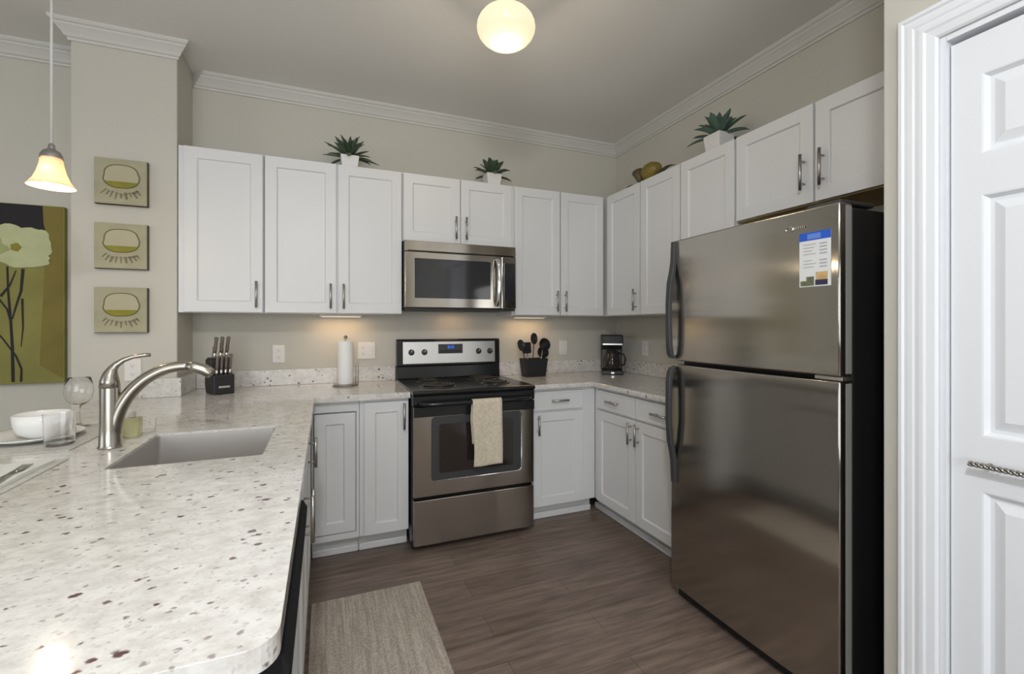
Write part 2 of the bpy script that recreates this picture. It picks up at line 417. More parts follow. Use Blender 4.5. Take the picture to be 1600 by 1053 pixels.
sweep('trim_1', [(DX, -6.5), (DX, -2.49), (0, -2.49), (0, 0), (-3.074, 0), (-3.074, -0.314), (-3.526, -0.314), (-3.526, 0), (-7, 0)], cp, M['crown'], skip=(4,))
bp_ = [(0, 0), (0.014, 0), (0.014, 0.085), (0.009, 0.10), (0, 0.10)]
sweep('baseboard_back', [(-3.526, -0.314), (-3.526, 0), (-7, 0)], bp_, M['trim'])
sweep('baseboard_stub', [(DX, -2.535), (DX, -2.49), (-0.70, -2.49)], bp_, M['trim'])
# fluted door casing (around the pantry opening, standing proud of the wall)
CO = -2.533; CI = -2.622
bm = NB(); w_ = CO-CI
pr = [(0, 0), (0, 0.014), (0.004, 0.018), (0.012, 0.019), (0.017, 0.015), (0.026, 0.0165), (0.036, 0.0165), (0.041, 0.0145), (0.052, 0.0165), (0.060, 0.0165), (0.066, 0.013), (0.076, 0.012), (w_-0.005, 0.011), (w_, 0.007), (w_, 0)]
rg = [[bm.verts.new((DX-0.0003-o, CO-u if k < 2 else -3.60, (0, 2.15-u, 2.15-u)[k])) for u, o in pr] for k in range(3)]
for a_, b_ in zip(rg, rg[1:]):
    for j in range(len(pr)): bm.faces.new((a_[j], a_[(j+1) % len(pr)], b_[(j+1) % len(pr)], b_[j]))
bm.faces.new(rg[0]); bm.faces.new(rg[2][::-1])
struct('trim_2', bm, M['door'])
bm = NB(); box(bm, DX+0.0, DX+0.12, -2.636, -2.6225, 0, 2.0595); box(bm, DX, DX+0.12, -3.42, -2.6365, 2.045, 2.0595)
struct('trim_3', bm, M['door'])
# bifold pantry door, two leaves with raised panels
d = bpy.data.objects.new('door_1', None); C.objects.link(d); d['kind'] = 'structure'
d.location = (DX+0.048, -2.640, 0); d.rotation_euler = (0, 0, -PI/2)
for k in range(2):
    x0 = k*0.384
    rects = [(x0+0.060, x0+0.320, 1.730, 1.932), (x0+0.060, x0+0.320, 1.022, 1.628), (x0+0.060, x0+0.320, 0.20, 0.886)]
    leaf = obj('leaf', panel_slab(x0, x0+0.380, 0.012, 2.032, 0, -0.034, rects, [(0.004, 0.001), (0.012, 0.013), (0.020, 0.013), (0.042, 0.003)]), M['door'], d)
    if k == 0:
        bm = NB(); zc = 0.955
        pts = [(0.047+0.2*i/80, -0.062, zc) for i in range(81)]
        for ph in (0, PI):
            tube(bm, [(p[0], p[1]+0.0035*math.cos(i*0.75+ph), p[2]+0.0035*math.sin(i*0.75+ph)) for i, p in enumerate(pts)], 0.0042, 6)
        for xx in (0.077, 0.217): tube(bm, [(xx, -0.034, zc), (xx, -0.062, zc)], 0.005, 8)
        obj('handle', bm, M['silver'], leaf, smooth=True)

# ---------------------------------------------------------------- cabinetry
def handle_bm(kind, x, z, yf, L):
    bm = NB(); r = 0.0068; so = 0.030
    if kind == 'v':
        tube(bm, [(x, yf-so, z-L/2), (x, yf-so, z+L/2)], r, 10)
        for s in (-1, 1): tube(bm, [(x, yf, z+s*L*0.31), (x, yf-so, z+s*L*0.31)], 0.0042, 8)
    else:
        tube(bm, [(x-L/2, yf-so, z), (x+L/2, yf-so, z)], r, 10)
        for s in (-1, 1): tube(bm, [(x+s*L*0.31, yf, z), (x+s*L*0.31, yf-so, z)], 0.0042, 8)
    return bm
SH = [(0.0035, 0.0015), (0.007, 0.009)]
def cabinet(name, label, cat, loc, rz, w, dep, z0, z1, doors=(), drawers=(), kick=False, bottom=None, group=None, L=0.15, xoff=0.0, frame_kick=0.070, kx0=0.0):
    """local frame: x across, front towards -y. doors: (x0,x1,z0,z1,hx,hz)"""
    t = thing(name, label, cat, loc, rz, group)
    zb = z0+(0.004 if bottom else 0)
    obj('body', BX(xoff, w, -dep, 0, zb, z1), M['cab'], t, bevel=0.0015)
    if bottom: obj('bottom_panel', BX(xoff+0.004, w-0.004, -dep+0.004, -0.002, z0, z0+0.004), bottom, t)
    if kick:
        obj('toe_kick', BX(xoff+kx0, w, -dep+frame_kick, -0.02, 0.0, z0), M['kick'], t)
        obj('shoe_moulding', BX(xoff+kx0-(0.018 if kx0 else 0), w, -dep+frame_kick-0.018, -dep+frame_kick-0.0005, 0.0, 0.042), M['cab'], t, bevel=0.008, seg=3)
    for (a, b, c, e, hx, hz) in doors:
        dd = obj('door', panel_slab(a, b, c, e, -dep-0.0005, -dep-0.020, [(a+0.058, b-0.058, c+0.058, e-0.058)], SH), M['cab'], t, bevel=0.0015)
        if hx is not None: obj('handle', handle_bm('v', hx, hz, -dep-0.020, L), M['nickel'], dd, smooth=True)
    for (a, b, c, e) in drawers:
        dd = obj('drawer', panel_slab(a, b, c, e, -dep-0.0005, -dep-0.020, [(a+0.012, b-0.012, c+0.012, e-0.012)], [(0.003, 0.0012)]), M['cab'], t, bevel=0.0015)
        obj('handle', handle_bm('h', (a+b)/2, (c+e)/2, -dep-0.020, 0.125), M['nickel'], dd, smooth=True)
    return t
UZ0, UZ1, UD = 1.372, 2.288, 0.310
GU = 'white shaker wall cabinets'
g = 0.0
def upper(x0, x1, splits, label, z0=UZ0, bottom=None, hnd=(), fill=0.0, rz=0, dz=0):
    """x0,x1 distances along the wall; splits: door edges (absolute), hnd: handle positions"""
    w = x1-x0-0.001
    ds = []
    for (a, b), (hx) in zip(splits, hnd):
        ds.append((a-x0, b-x0, z0+0.004, UZ1-0.004, (hx-x0) if hx is not None else None, z0+0.105))
    if rz == 0: loc = (x0, -0.002, 0)
    else: loc = (-0.002, -x0, 0)
    return cabinet('wall_cabinet', label, 'cabinet', loc, rz, w, UD-0.002, z0, UZ1, doors=ds, bottom=bottom, group=GU)
upper(-3.070, -2.655, [(-3.040, -2.660)], 'white wall cabinet with one door, leftmost, beside the picture column', hnd=[-2.690])
upper(-2.653, -1.868, [(-2.648, -2.264), (-2.252, -1.872)], 'tall white two-door wall cabinet just left of the microwave, under a potted plant', hnd=[-2.296, -2.222])
upper(-1.866, -1.104, [(-1.860, -1.487), (-1.478, -1.110)], 'short white two-door wall cabinet directly above the microwave', z0=1.846, hnd=[-1.517, -1.446])
upper(-1.102, -0.345, [(-1.086, -0.726), (-0.716, -0.350)], 'tall white two-door wall cabinet between the microwave and the room corner', hnd=[-0.756, -0.686])
upper(0.002, 0.746, [(0.350, 0.740)], 'white corner wall cabinet with one visible door, on the right wall', hnd=[0.708], rz=-PI/2)
upper(0.748, 1.530, [(0.753, 1.122), (1.134, 1.524)], 'tall white two-door wall cabinet on the right wall, left of the refrigerator top', hnd=[1.090, 1.166], rz=-PI/2)
cabinet('wall_cabinet', 'short white two-door cabinet above the refrigerator with raw wood underside', 'cabinet', (-0.002, -1.532, 0), -PI/2, 0.950, UD-0.002, 1.842, UZ1,
        doors=[(0.006, 0.414, 1.846, UZ1-0.004, 0.376, 1.985), (0.424, 0.880, 1.846, UZ1-0.004, 0.462, 1.985)], bottom=M['ply'], group=GU, L=0.16)

GB = 'white shaker base cabinets'
BD = 0.588
# left run
t = thing('base_cabinet', 'white base cabinet with one recessed blind-corner door beside the peninsula', 'cabinet', (-2.395, -0.004, 0), 0, GB)
obj('body', panel_slab(0, 0.246, 0.105, 0.874, 0, -BD, [(0.006, 0.232, 0.139, 0.818)], [(0.0003, 0.030)]), M['cab'], t)
obj('toe_kick', BX(0, 0.246, -BD+0.070, -0.02, 0.0, 0.105), M['kick'], t)
obj('shoe_moulding', BX(0, 0.246, -BD+0.052, -BD+0.0695, 0.0, 0.042), M['cab'], t, bevel=0.008, seg=3)
obj('door', panel_slab(0.012, 0.225, 0.144, 0.810, -BD+0.026, -BD-0.004, [(0.068, 0.170, 0.202, 0.752)], SH), M['cab'], t, bevel=0.0015)
cabinet('base_cabinet', 'narrow white base cabinet with one door immediately left of the range', 'cabinet', (-2.147, -0.004, 0), 0, 0.275, BD, 0.105, 0.878,
        doors=[(0.025, 0.271, 0.112, 0.862, 0.243, 0.775)], kick=True, group=GB)
# right run
cabinet('base_cabinet', 'white base cabinet with drawer over door immediately right of the range', 'cabinet', (-1.100, -0.004, 0), 0, 0.5075, BD, 0.105, 0.878,
        doors=[(0.028, 0.400, 0.112, 0.728, 0.058, 0.650)], drawers=[(0.028, 0.400, 0.742, 0.864)], kick=True, group=GB, L=0.13)
cabinet('base_cabinet', 'white base cabinet with two drawers and two doors left of the refrigerator', 'cabinet', (-0.004, -0.594, 0), -PI/2, 0.952, BD, 0.105, 0.878,
        doors=[(0.050, 0.462, 0.112, 0.728, 0.434, 0.650), (0.474, 0.930, 0.112, 0.728, 0.502, 0.650)],
        drawers=[(0.050, 0.462, 0.742, 0.864), (0.474, 0.930, 0.742, 0.864)], kick=True, kx0=-0.070, group=GB, L=0.13)
# peninsula run, fronts face +x
PX = -3.02; PD = 0.605
cabinet('base_cabinet', 'white peninsula cabinet next to the inside corner, door seen edge-on', 'cabinet', (PX, -1.238, 0), PI/2, 0.598, PD, 0.105, 0.870,
        doors=[(0.006, 0.45, 0.112, 0.862, 0.100, 0.745)], kick=True, group=GB, L=0.13)
cabinet('base_cabinet', 'white sink cabinet of the peninsula beside the black dishwasher, seen edge-on', 'cabinet', (PX, -2.000, 0), PI/2, 0.760, PD, 0.105, 0.655,
        doors=[(0.006, 0.376, 0.112, 0.728, 0.346, 0.655), (0.384, 0.754, 0.112, 0.728, 0.414, 0.655), (0.006, 0.754, 0.742, 0.862, None, 0)], kick=True, group=GB, L=0.155)
# half wall behind the peninsula and its end panel
struct('wall_peninsula', BX(-3.10, PX-0.003, -2.65, -0.62, 0, 0.870), M['wall'])
struct('trim_4', BX(-3.10, -2.425, -2.672, -2.6505, 0, 0.8785), M['cab'])
# dishwasher
t = thing('dishwasher', 'black dishwasher under the near end of the granite peninsula', 'dishwasher', (PX, -2.646, 0), PI/2)
obj('body', BX(0.002, 0.594, -0.56, 0, 0.0, 0.862), M['black_dull'], t)
obj('door', prism(NB(), [(-0.561, 0.115), (-0.592, 0.115), (-0.598, 0.16), (-0.600, 0.70), (-0.597, 0.738), (-0.561, 0.738)], 'x', 0.004, 0.592), M['black_dull'], t, bevel=0.004)
cpn = obj('control_panel', prism(NB(), [(-0.561, 0.745), (-0.600, 0.745), (-0.632, 0.775), (-0.650, 0.815), (-0.652, 0.845), (-0.642, 0.866), (-0.561, 0.866)], 'x', 0.004, 0.592), M['black_dull'], t, bevel=0.006)
# ---------------------------------------------------------------- granite worktops
def slab(outer, holes, z0, z1):
    bm = NB()
    def loop(pts): 
        vs = [bm.verts.new((p[0], p[1], z1)) for p in pts]
        return [bm.edges.new((vs[i], vs[(i+1) % len(vs)])) for i in range(len(vs))]
    es = loop(outer)
    for h in holes: es += loop(h)
    r = bmesh.ops.triangle_fill(bm, use_beauty=True, use_dissolve=False, edges=es)
    fs = [f for f in bm.faces]
    bmesh.ops.recalc_face_normals(bm, faces=fs)
    ex = bmesh.ops.extrude_face_region(bm, geom=fs)
    vs = [v for v in ex['geom'] if isinstance(v, bmesh.types.BMVert)]
    bmesh.ops.translate(bm, verts=vs, vec=(0, 0, z0-z1))
    return bm
CZ0, CZ1 = 0.880, 0.914
SX0, SX1, SY0, SY1 = -2.878, -2.500, -1.768, -1.335
r = 0.042
near = [(-2.38-r+r*math.cos(a), -2.695+r+r*math.sin(a)) for a in [-PI/2*k/8 for k in range(9)]]
outer = [(-1.869, -0.003), (-1.869, -0.637), (-2.38, -0.637)]+near+[(-3.42, -2.695), (-3.42, -0.3165), (-3.0715, -0.3165), (-3.0715, -0.003)]
ct = obj('countertop', slab(outer, [rrect(SX0, SX1, SY0, SY1, 0.012)], CZ0, CZ1), M['granite'], bevel=0.010, seg=3)
tag(ct, 'speckled white granite countertop of the peninsula and left wall, holding the sink', 'countertop')
bm = NB(); box(bm, -3.0500, -1.870, -0.0225, -0.0025, CZ1+.0005, 1.016); box(bm, -3.0715, -3.0505, -0.3165, -0.0025, CZ1+.0005, 1.016); box(bm, -3.235, -3.0505, -0.3375, -0.3170, CZ1+.0005, 1.016)
obj('backsplash', bm, M['granite'], ct, bevel=0.002)
ct2 = obj('countertop', slab([(-1.101, -0.003), (-0.003, -0.003), (-0.003, -1.560), (-0.637, -1.560), (-0.637, -0.637), (-1.101, -0.637)], [], CZ0, CZ1), M['granite'], bevel=0.010, seg=3)
tag(ct2, 'speckled granite corner countertop between the range and the refrigerator', 'countertop')
bm = NB(); box(bm, -1.100, -0.0235, -0.0225, -0.0025, CZ1+.0005, 1.016); box(bm, -0.0230, -0.0025, -1.559, -0.0025, CZ1+.0005, 1.016)
obj('backsplash', bm, M['granite'], ct2, bevel=0.002)

# sink: undermount bowl with walls, bottom and drain
t = thing('sink', 'undermount stainless steel sink set in the granite peninsula', 'sink', ((SX0+SX1)/2, (SY0+SY1)/2, 0.68))
bm = NB(); hx = (SX1-SX0)/2-0.0032; hy = (SY1-SY0)/2-0.0032; zt = CZ1-0.007-0.68
def ring(bm, x, y, r, z): return [bm.verts.new((p[0], p[1], z)) for p in rrect(-x, x, -y, y, r, 5)]
R = [ring(bm, hx, hy, 0.010, zt), ring(bm, hx-0.002, hy-0.002, 0.012, 0.03), ring(bm, hx-0.022, hy-0.022, 0.03, 0.006), ring(bm, 0.05, 0.05, 0.045, 0.002)]
R2 = [ring(bm, hx+0.002, hy+0.002, 0.012, zt), ring(bm, hx+0.002, hy+0.002, 0.012, 0.0)]
for a, b in list(zip(R, R[1:]))+[(R2[0], R2[1]), (R[0], R2[0])]:
    n = len(a)
    for k in range(n): bm.faces.new((a[k], a[(k+1) % n], b[(k+1) % n], b[k]))
bm.faces.new(R[-1]); bm.faces.new(R2[1])
obj('basin', bm, M['sink'], t, smooth='auto')
obj('drain', lathe(NB(), [(0.0, 0.006), (0.036, 0.006), (0.042, 0.003), (0.042, 0.0)], (0, 0, 0.002)), M['chrome'], t, smooth=True)

# faucet
t = thing('kitchen_faucet', 'brushed nickel single-lever faucet with arched spout beside the sink', 'faucet', (-2.955, -1.50, CZ1))
obj('body', lathe(NB(), [(0.0, 0), (0.030, 0), (0.031, 0.004), (0.028, 0.010), (0.0265, 0.06), (0.026, 0.19), (0.0, 0.19)]), M['faucet'], t, smooth='auto')
bm = NB()
pts = [(0.004, 0.03), (0.010, 0.075), (0.024, 0.125), (0.052, 0.175), (0.090, 0.215), (0.135, 0.242), (0.180, 0.252), (0.205, 0.251)]
fine = []
for i in range(len(pts)-1):
    for k in range(4):
        s = k/4; fine.append((pts[i][0]*(1-s)+pts[i+1][0]*s, 0, pts[i][1]*(1-s)+pts[i+1][1]*s))
fine.append((pts[-1][0], 0, pts[-1][1]))
for _ in range(3): fine = [fine[0]]+[tuple((Vector(fine[i-1])+Vector(fine[i])*2+Vector(fine[i+1]))/4) for i in range(1, len(fine)-1)]+[fine[-1]]
tube(bm, fine, [0.0225-0.0065*i/(len(fine)-1) for i in range(len(fine))], 18)
sp = obj('spout', bm, M['faucet'], t, smooth=True)
bm = NB(); tube(bm, [(0.205, 0, 0.251), (0.225, 0, 0.248), (0.250, 0, 0.238), (0.268, 0, 0.226), (0.274, 0, 0.220)], [0.0165, 0.0185, 0.019, 0.0175, 0.015], 18)
obj('spray_head', bm, M['faucet'], sp, smooth=True)
bm = NB()
tube(bm, [(-0.001, 0, 0.192), (-0.001, 0, 0.212), (0.001, 0, 0.232), (0.006, 0, 0.248), (0.016, 0, 0.262), (0.034, 0, 0.276), (0.058, 0, 0.286), (0.084, 0, 0.290), (0.104, 0, 0.291)],
     [0.027, 0.0245, 0.0195, 0.0135, 0.010, 0.008, 0.007, 0.0066, 0.0062], 16)
obj('lever', bm, M['faucet'], t, smooth=True)

# small soap bottle behind the faucet and a glass votive
t = thing('soap_bottle', 'small squat bottle of yellow-green dish soap behind the faucet', 'bottle', (-2.945, -1.352, CZ1+0.0005))
obj('bottle', prism(NB(), rrect(-0.026, 0.026, -0.018, 0.018, 0.008), 'z', 0, 0.068), M['soap'], t, bevel=0.004, smooth='auto')
obj('cap', lathe(NB(), [(0, 0.069), (0.011, 0.069), (0.011, 0.088), (0.007, 0.092), (0, 0.092)]), M['plate'], t, smooth='auto')
def wall_lathe(prof_out, th):
    return prof_out+[(max(0, r-th), z+ (th if i == len(prof_out)-1 else 0)) for i, (r, z) in reversed(list(enumerate(prof_out)))]
t = tag(obj('glass_votive', lathe(NB(), [(0, 0), (0.022, 0), (0.026, 0.006), (0.028, 0.045), (0.0262, 0.045), (0.024, 0.008), (0, 0.007)]), M['thin_glass'], smooth='auto', loc=(-2.930, -1.262, CZ1+0.0005)),
        'tiny clear glass votive between the faucet spout and the sink corner', 'candle holder')

# ---------------------------------------------------------------- range
RX0, RX1 = -1.865, -1.104
RW = RX1-RX0
t = thing('range', 'stainless steel and black electric coil range between the white base cabinets', 'stove', (RX0, -0.004, 0))
obj('body', BX(0.001, RW-0.001, -0.655, -0.002, 0.02, 0.895), M['black'], t, bevel=0.003)
bm = NB(); prism(bm, [(0, 0.896), (-0.690, 0.896), (-0.702, 0.902), (-0.706, 0.912), (-0.700, 0.922), (-0.686, 0.925), (0, 0.925)], 'x', -0.002, RW+0.002)
ck = obj('cooktop', bm, M['black'], t, bevel=0.004)
def burner(x, y, r):
    bm = NB(); lathe(bm, [(r+0.020, 0.0005), (r+0.018, 0.006), (r+0.008, 0.004), (r*0.6, 0.0018), (0, 0.0015)], (x, y, 0.925), 40)
    obj('drip_pan', bm, M['pan'], ck, smooth=True)
    bm = NB(); n = int(26*(r/0.08)*4); turns = 4 if r > 0.085 else 3
    pts = [(x+(0.018+(r-0.018)*i/n)*math.cos(2*PI*turns*i/n), y+(0.018+(r-0.018)*i/n)*math.sin(2*PI*turns*i/n), 0.9345) for i in range(n+1)]
    tube(bm, pts, 0.0052, 8); obj('coil', bm, M['coil'], ck, smooth=True)
for b in ((0.190, -0.500, 0.098), (0.575, -0.480, 0.075), (0.190, -0.225, 0.075), (0.575, -0.220, 0.098)): burner(*b)
# front apron, oven door, drawer
obj('apron', prism(NB(), [(-0.656, 0.835), (-0.690, 0.835), (-0.697, 0.85), (-0.697, 0.885), (-0.690, 0.8955), (-0.656, 0.8955)], 'x', 0.001, RW-0.001), M['black'], t, bevel=0.003)
dr = obj('oven_door', BX(0.004, RW-0.004, -0.696, -0.656, 0.315, 0.832), M['steel_v'], t, bevel=0.005)
obj('door_rail', BX(0.004, RW-0.004, -0.703, -0.6965, 0.775, 0.832), M['black'], dr, bevel=0.003)
fr = obj('window_frame', prism(NB(), rrect(0.105, 0.668, 0.402, 0.772, 0.022, 6), 'y', -0.7005, -0.6965), M['grey_dark'], dr, bevel=0.0015, smooth='auto')
obj('window_glass', prism(NB(), rrect(0.150, 0.612, 0.445, 0.728, 0.012, 5), 'y', -0.7018, -0.7006), M['glass_brown'], dr, smooth='auto')
bm = NB()
bp = [(x, -0.7015, z) for x, z in rrect(0.105, 0.668, 0.402, 0.772, 0.022, 6)]
i0 = 0
tube(bm, [(0.12, -0.7015, 0.402)]+[(0.640, -0.7015, 0.402), (0.655, -0.7015, 0.405), (0.665, -0.7015, 0.415), (0.668, -0.7015, 0.430), (0.668, -0.7015, 0.74)], 0.0036, 8)
obj('window_highlight', bm, M['chrome'], dr, smooth=True)  # bevel highlight on the right and bottom edges, modelled as a chrome tube
bm = NB(); zh = 0.853
hp = [(0.035, -0.690, zh), (0.045, -0.725, zh), (0.08, -0.748, zh), (0.16, -0.753, zh), (0.60, -0.753, zh), (0.68, -0.748, zh), (0.716, -0.725, zh), (0.726, -0.690, zh)]
tube(bm, hp, 0.0125, 12); obj('door_handle', bm, M['black'], t, smooth=True)
obj('storage_drawer', BX(0.004, RW-0.004, -0.694, -0.656, 0.035, 0.296), M['steel_v'], t, bevel=0.005)
for x in (0.04, RW-0.04):
    for y in (-0.6, -0.08): obj('foot', tube(NB(), [(x, y, 0.0), (x, y, 0.0195)], 0.018, 12), M['black_plastic'], t)
# backguard
bgd = obj('backguard', prism(NB(), [(-0.003, 0.9255), (-0.075, 0.9255), (-0.066, 1.010), (-0.072, 1.020), (-0.066, 1.193), (-0.058, 1.202), (-0.003, 1.202)], 'x', 0.0, RW), M['black'], t, bevel=0.004)
obj('control_face', prism(NB(), [(-0.0725, 1.030), (-0.0765, 1.030), (-0.0705, 1.184), (-0.0665, 1.184)], 'x', 0.040, 0.722), M['steel_light'], bgd, bevel=0.001)
obj('display_panel', BX(0.290, 0.470, -0.0780, -0.0740, 1.098, 1.166), M['grey_dark'], bgd, bevel=0.001)
bm = NB()
for (a, b) in ((0.358, 0.372), (0.377, 0.384), (0.389, 0.403)): box(bm, a, b, -0.0788, -0.0781, 1.134, 1.156)
obj('clock_display', bm, M['led'], bgd)
obj('keypad', BX(0.300, 0.460, -0.0786, -0.0781, 1.104, 1.124), M['black_plastic'], bgd)
for kx in (0.098, 0.190, 0.592, 0.680):
    kn = obj('knob', lathe(NB(), [(0, 0), (0.021, 0), (0.021, 0.006), (0.017, 0.009), (0.015, 0.024), (0.0, 0.026)], mtx=Matrix.Translation((kx, -0.0750, 1.111)) @ Matrix.Rotation(PI/2, 4, 'X'), seg=20), M['black_plastic'], bgd, smooth='auto')
    obj('knob_marker', BX(kx-0.0015, kx+0.0015, -0.1025, -0.1005, 1.112, 1.126), M['steel_light'], kn)
# tea towel folded over the oven handle
bm = NB(); nx, nz = 14, 26; TX0, TX1 = -1.532, -1.352; hy = -0.757; hz = 0.853
def tw(i, j):
    u = i/nx; s = j/nz
    x = TX0+(TX1-TX0)*u
    Lf, Lb = 0.372, 0.25; rr = 0.0155; arc = PI*rr; tot = Lf+arc+Lb; q = s*tot
    if q < Lf: y, z = hy-rr, hz-(Lf-q)
    elif q < Lf+arc: a = (q-Lf)/rr; y, z = hy-rr*math.cos(a), hz+rr*math.sin(a)
    else: y, z = hy+rr, hz-(q-Lf-arc)
    f = min(1, abs(z-hz)/0.1)
    y += -0.004*f*(1+math.sin(u*7+1.0)) if q < Lf else 0.0
    x += 0.006*math.sin(z*14)*f*(1 if u < 0.5 else 0.3)
    if q < 0.02: z -= 0.003*math.sin(u*5)
    return (x, y, z)
nz2 = 60; nz = nz2
gv = [[bm.verts.new(tw(i, j)) for j in range(nz+1)] for i in range(nx+1)]
for i in range(nx):
    for j in range(nz): bm.faces.new((gv[i][j], gv[i+1][j], gv[i+1][j+1], gv[i][j+1]))
o = obj('tea_towel', bm, M['towel'], smooth=True); sm = o.modifiers.new('thick', 'SOLIDIFY'); sm.thickness = 0.005; sm.offset = 0
tag(o, 'beige patterned tea towel folded over the oven handle', 'towel')

# ---------------------------------------------------------------- microwave
t = thing('microwave', 'stainless over-the-range microwave with dark window and curved handle', 'microwave', (RX0, -0.004, 1.400))
MW = RW-0.002
obj('body', BX(0.002, MW, -0.375, 0, 0.012, 0.440), M['grey_dark'], t, bevel=0.002)
obj('bottom_plate', BX(0.006, MW-0.004, -0.385, -0.01, 0.0, 0.0115), M['black_matte'], t)
vg = obj('vent_grille', BX(0.002, MW, -0.392, -0.3755, 0.372, 0.440), M['steel_m'], t, bevel=0.003)
obj('vent_slot', BX(0.020, MW-0.02, -0.3935, -0.3922, 0.374, 0.379), M['black'], vg)
md = obj('door', BX(0.002, 0.652, -0.398, -0.3755, 0.014, 0.368), M['steel_m'], t, bevel=0.004)
obj('window', prism(NB(), rrect(0.062, 0.572, 0.075, 0.328, 0.006), 'y', -0.4000, -0.3982), M['glass_dark'], md)
bm = NB(); tube(bm, [(0.618, -0.398, 0.345), (0.618, -0.425, 0.340), (0.620, -0.440, 0.300), (0.622, -0.446, 0.190), (0.620, -0.440, 0.080), (0.618, -0.425, 0.042), (0.618, -0.398, 0.037)], [0.011, 0.012, 0.012, 0.013, 0.012, 0.012, 0.011], 12, flat=1.3)
obj('handle', bm, M['chrome'], md, smooth=True)
cp_ = obj('control_panel', BX(0.654, MW, -0.398, -0.3755, 0.014, 0.368), M['steel_m'], t, bevel=0.004)
obj('keypad', BX(0.672, MW-0.010, -0.4000, -0.3982, 0.070, 0.325), M['glass_dark'], cp_)

# ---------------------------------------------------------------- refrigerator (front faces -x)
FY0, FY1 = -1.573, -2.352; FW = FY0-FY1
t = thing('refrigerator', 'stainless top-freezer refrigerator with black sides at the right', 'refrigerator', (-0.03, FY0, 0), -PI/2)
obj('body', BX(0.006, FW-0.006, -0.690, 0, 0.03, 1.690), M['black_matte'], t, bevel=0.006)
obj('grille', BX(0.012, FW-0.012, -0.725, -0.6905, 0.012, 0.080), M['black'], t)
def fdoor(z0, z1, name, parent):
    bm = NB(); pl = []
    for k in range(17):
        u = k/16; pl.append((u*FW, -0.762-0.012*math.sin(PI*u)**0.8))
    pl = [(0.004, -0.697)]+pl+[(FW-0.004, -0.697)]
    prism(bm, pl, 'z', z0, z1)
    return obj(name, bm, M['steel'], parent, bevel=0.006, seg=3, smooth='auto')
fz = fdoor(1.134, 1.700, 'freezer_door', t)
fd = fdoor(0.070, 1.118, 'refrigerator_door', t)
obj('door_edge', BX(FW-0.0035, FW-0.0018, -0.757, -0.701, 1.142, 1.692), M['door_edge'], fz)
obj('door_edge', BX(FW-0.0035, FW-0.0018, -0.757, -0.701, 0.078, 1.110), M['door_edge'], fd)
def hloop(zs, so, w):
    n = len(zs); A = []
    for z, s, ww in zip(zs, so, w):
        yo = -0.765-s
        A.append([bm.verts.new(p) for p in ((0.030-ww/2, yo, z), (0.030+ww/2, yo, z), (0.030+ww/2, yo+0.020, z), (0.030-ww/2, yo+0.020, z))])
    for a, b in zip(A, A[1:]):
        for k in range(4): bm.faces.new((a[k], a[(k+1) % 4], b[(k+1) % 4], b[k]))
    bm.faces.new(A[0][::-1]); bm.faces.new(A[-1])
bm = NB(); hloop([1.695, 1.60, 1.56, 1.50, 1.40, 1.30, 1.20, 1.165, 1.148, 1.145], [0.014, 0.018, 0.024, 0.038, 0.046, 0.046, 0.042, 0.036, 0.024, 0.014], [0.024, 0.026, 0.028, 0.028, 0.026, 0.026, 0.028, 0.030, 0.030, 0.030])
obj('handle', bm, M['grey_dark'], fz, bevel=0.006, seg=3, smooth='auto')
bm = NB(); hloop([1.106, 1.103, 1.08, 1.04, 0.95, 0.85, 0.76, 0.70, 0.66, 0.56], [0.014, 0.024, 0.038, 0.044, 0.046, 0.046, 0.038, 0.024, 0.018, 0.014], [0.030, 0.030, 0.030, 0.028, 0.026, 0.026, 0.028, 0.028, 0.026, 0.024])
obj('handle', bm, M['grey_dark'], fd, bevel=0.006, seg=3, smooth='auto')
bm = NB(); box(bm, FW-0.09, FW+0.001, -0.752, -0.699, 1.120, 1.132); tube(bm, [(FW-0.014, -0.735, 1.1195), (FW-0.014, -0.735, 1.1325)], 0.016, 12)
obj('center_hinge', bm, M['steel_light'], t, bevel=0.001)
obj('top_hinge', BX(FW-0.13, FW-0.015, -0.735, -0.56, 1.7005, 1.716), M['grey_dark'], t, bevel=0.005)
bm = NB()
yb = -0.770
lathe(bm, [(0.015, 0), (0.015, 0.002), (0.012, 0.003), (0.012, 0.0)], mtx=Matrix.Translation((0.612, yb, 1.640)) @ Matrix.Rotation(PI/2, 4, 'X') @ Matrix.Scale(0.7, 4, (0, 1, 0)), seg=24)
for k in range(6): box(bm, 0.632+k*0.0065, 0.636+k*0.0065, yb-0.0018, yb, 1.636, 1.644)
obj('badge', bm, M['chrome'], fz)
# energy sheet stuck on the freezer door: the door is curved a little, the sheet follows its chord
t = thing('fridge_leaflet', 'white leaflet with blue header and small photos stuck on the freezer door', 'leaflet', (-0.03, FY0, 0), -PI/2)
def fy(x): return -0.762-0.012*math.sin(PI*x/FW)**0.8
def patch(bm, x0, x1, z0, z1, e):
    n = 6
    A = [[bm.verts.new((x0+(x1-x0)*i/n, fy(x0+(x1-x0)*i/n)-e-d, z)) for i in range(n+1)] for d in (0, 0.0004) for z in (z0, z1)]
    for i in range(n):
        bm.faces.new((A[2][i], A[2][i+1], A[3][i+1], A[3][i]))
        bm.faces.new((A[0][i], A[0][i+1], A[1][i+1], A[1][i]))
        bm.faces.new((A[0][i], A[0][i+1], A[2][i+1], A[2][i])); bm.faces.new((A[1][i], A[1][i+1], A[3][i+1], A[3][i]))
    for i in (0, n): bm.faces.new((A[0][i], A[1][i], A[3][i], A[2][i]))
LX0, LX1, LZ0, LZ1 = 0.648, 0.752, 1.432, 1.617
bm = NB(); patch(bm, LX0, LX1, LZ0, LZ1, 0.0008); obj('paper', bm, M['sheet'], t)
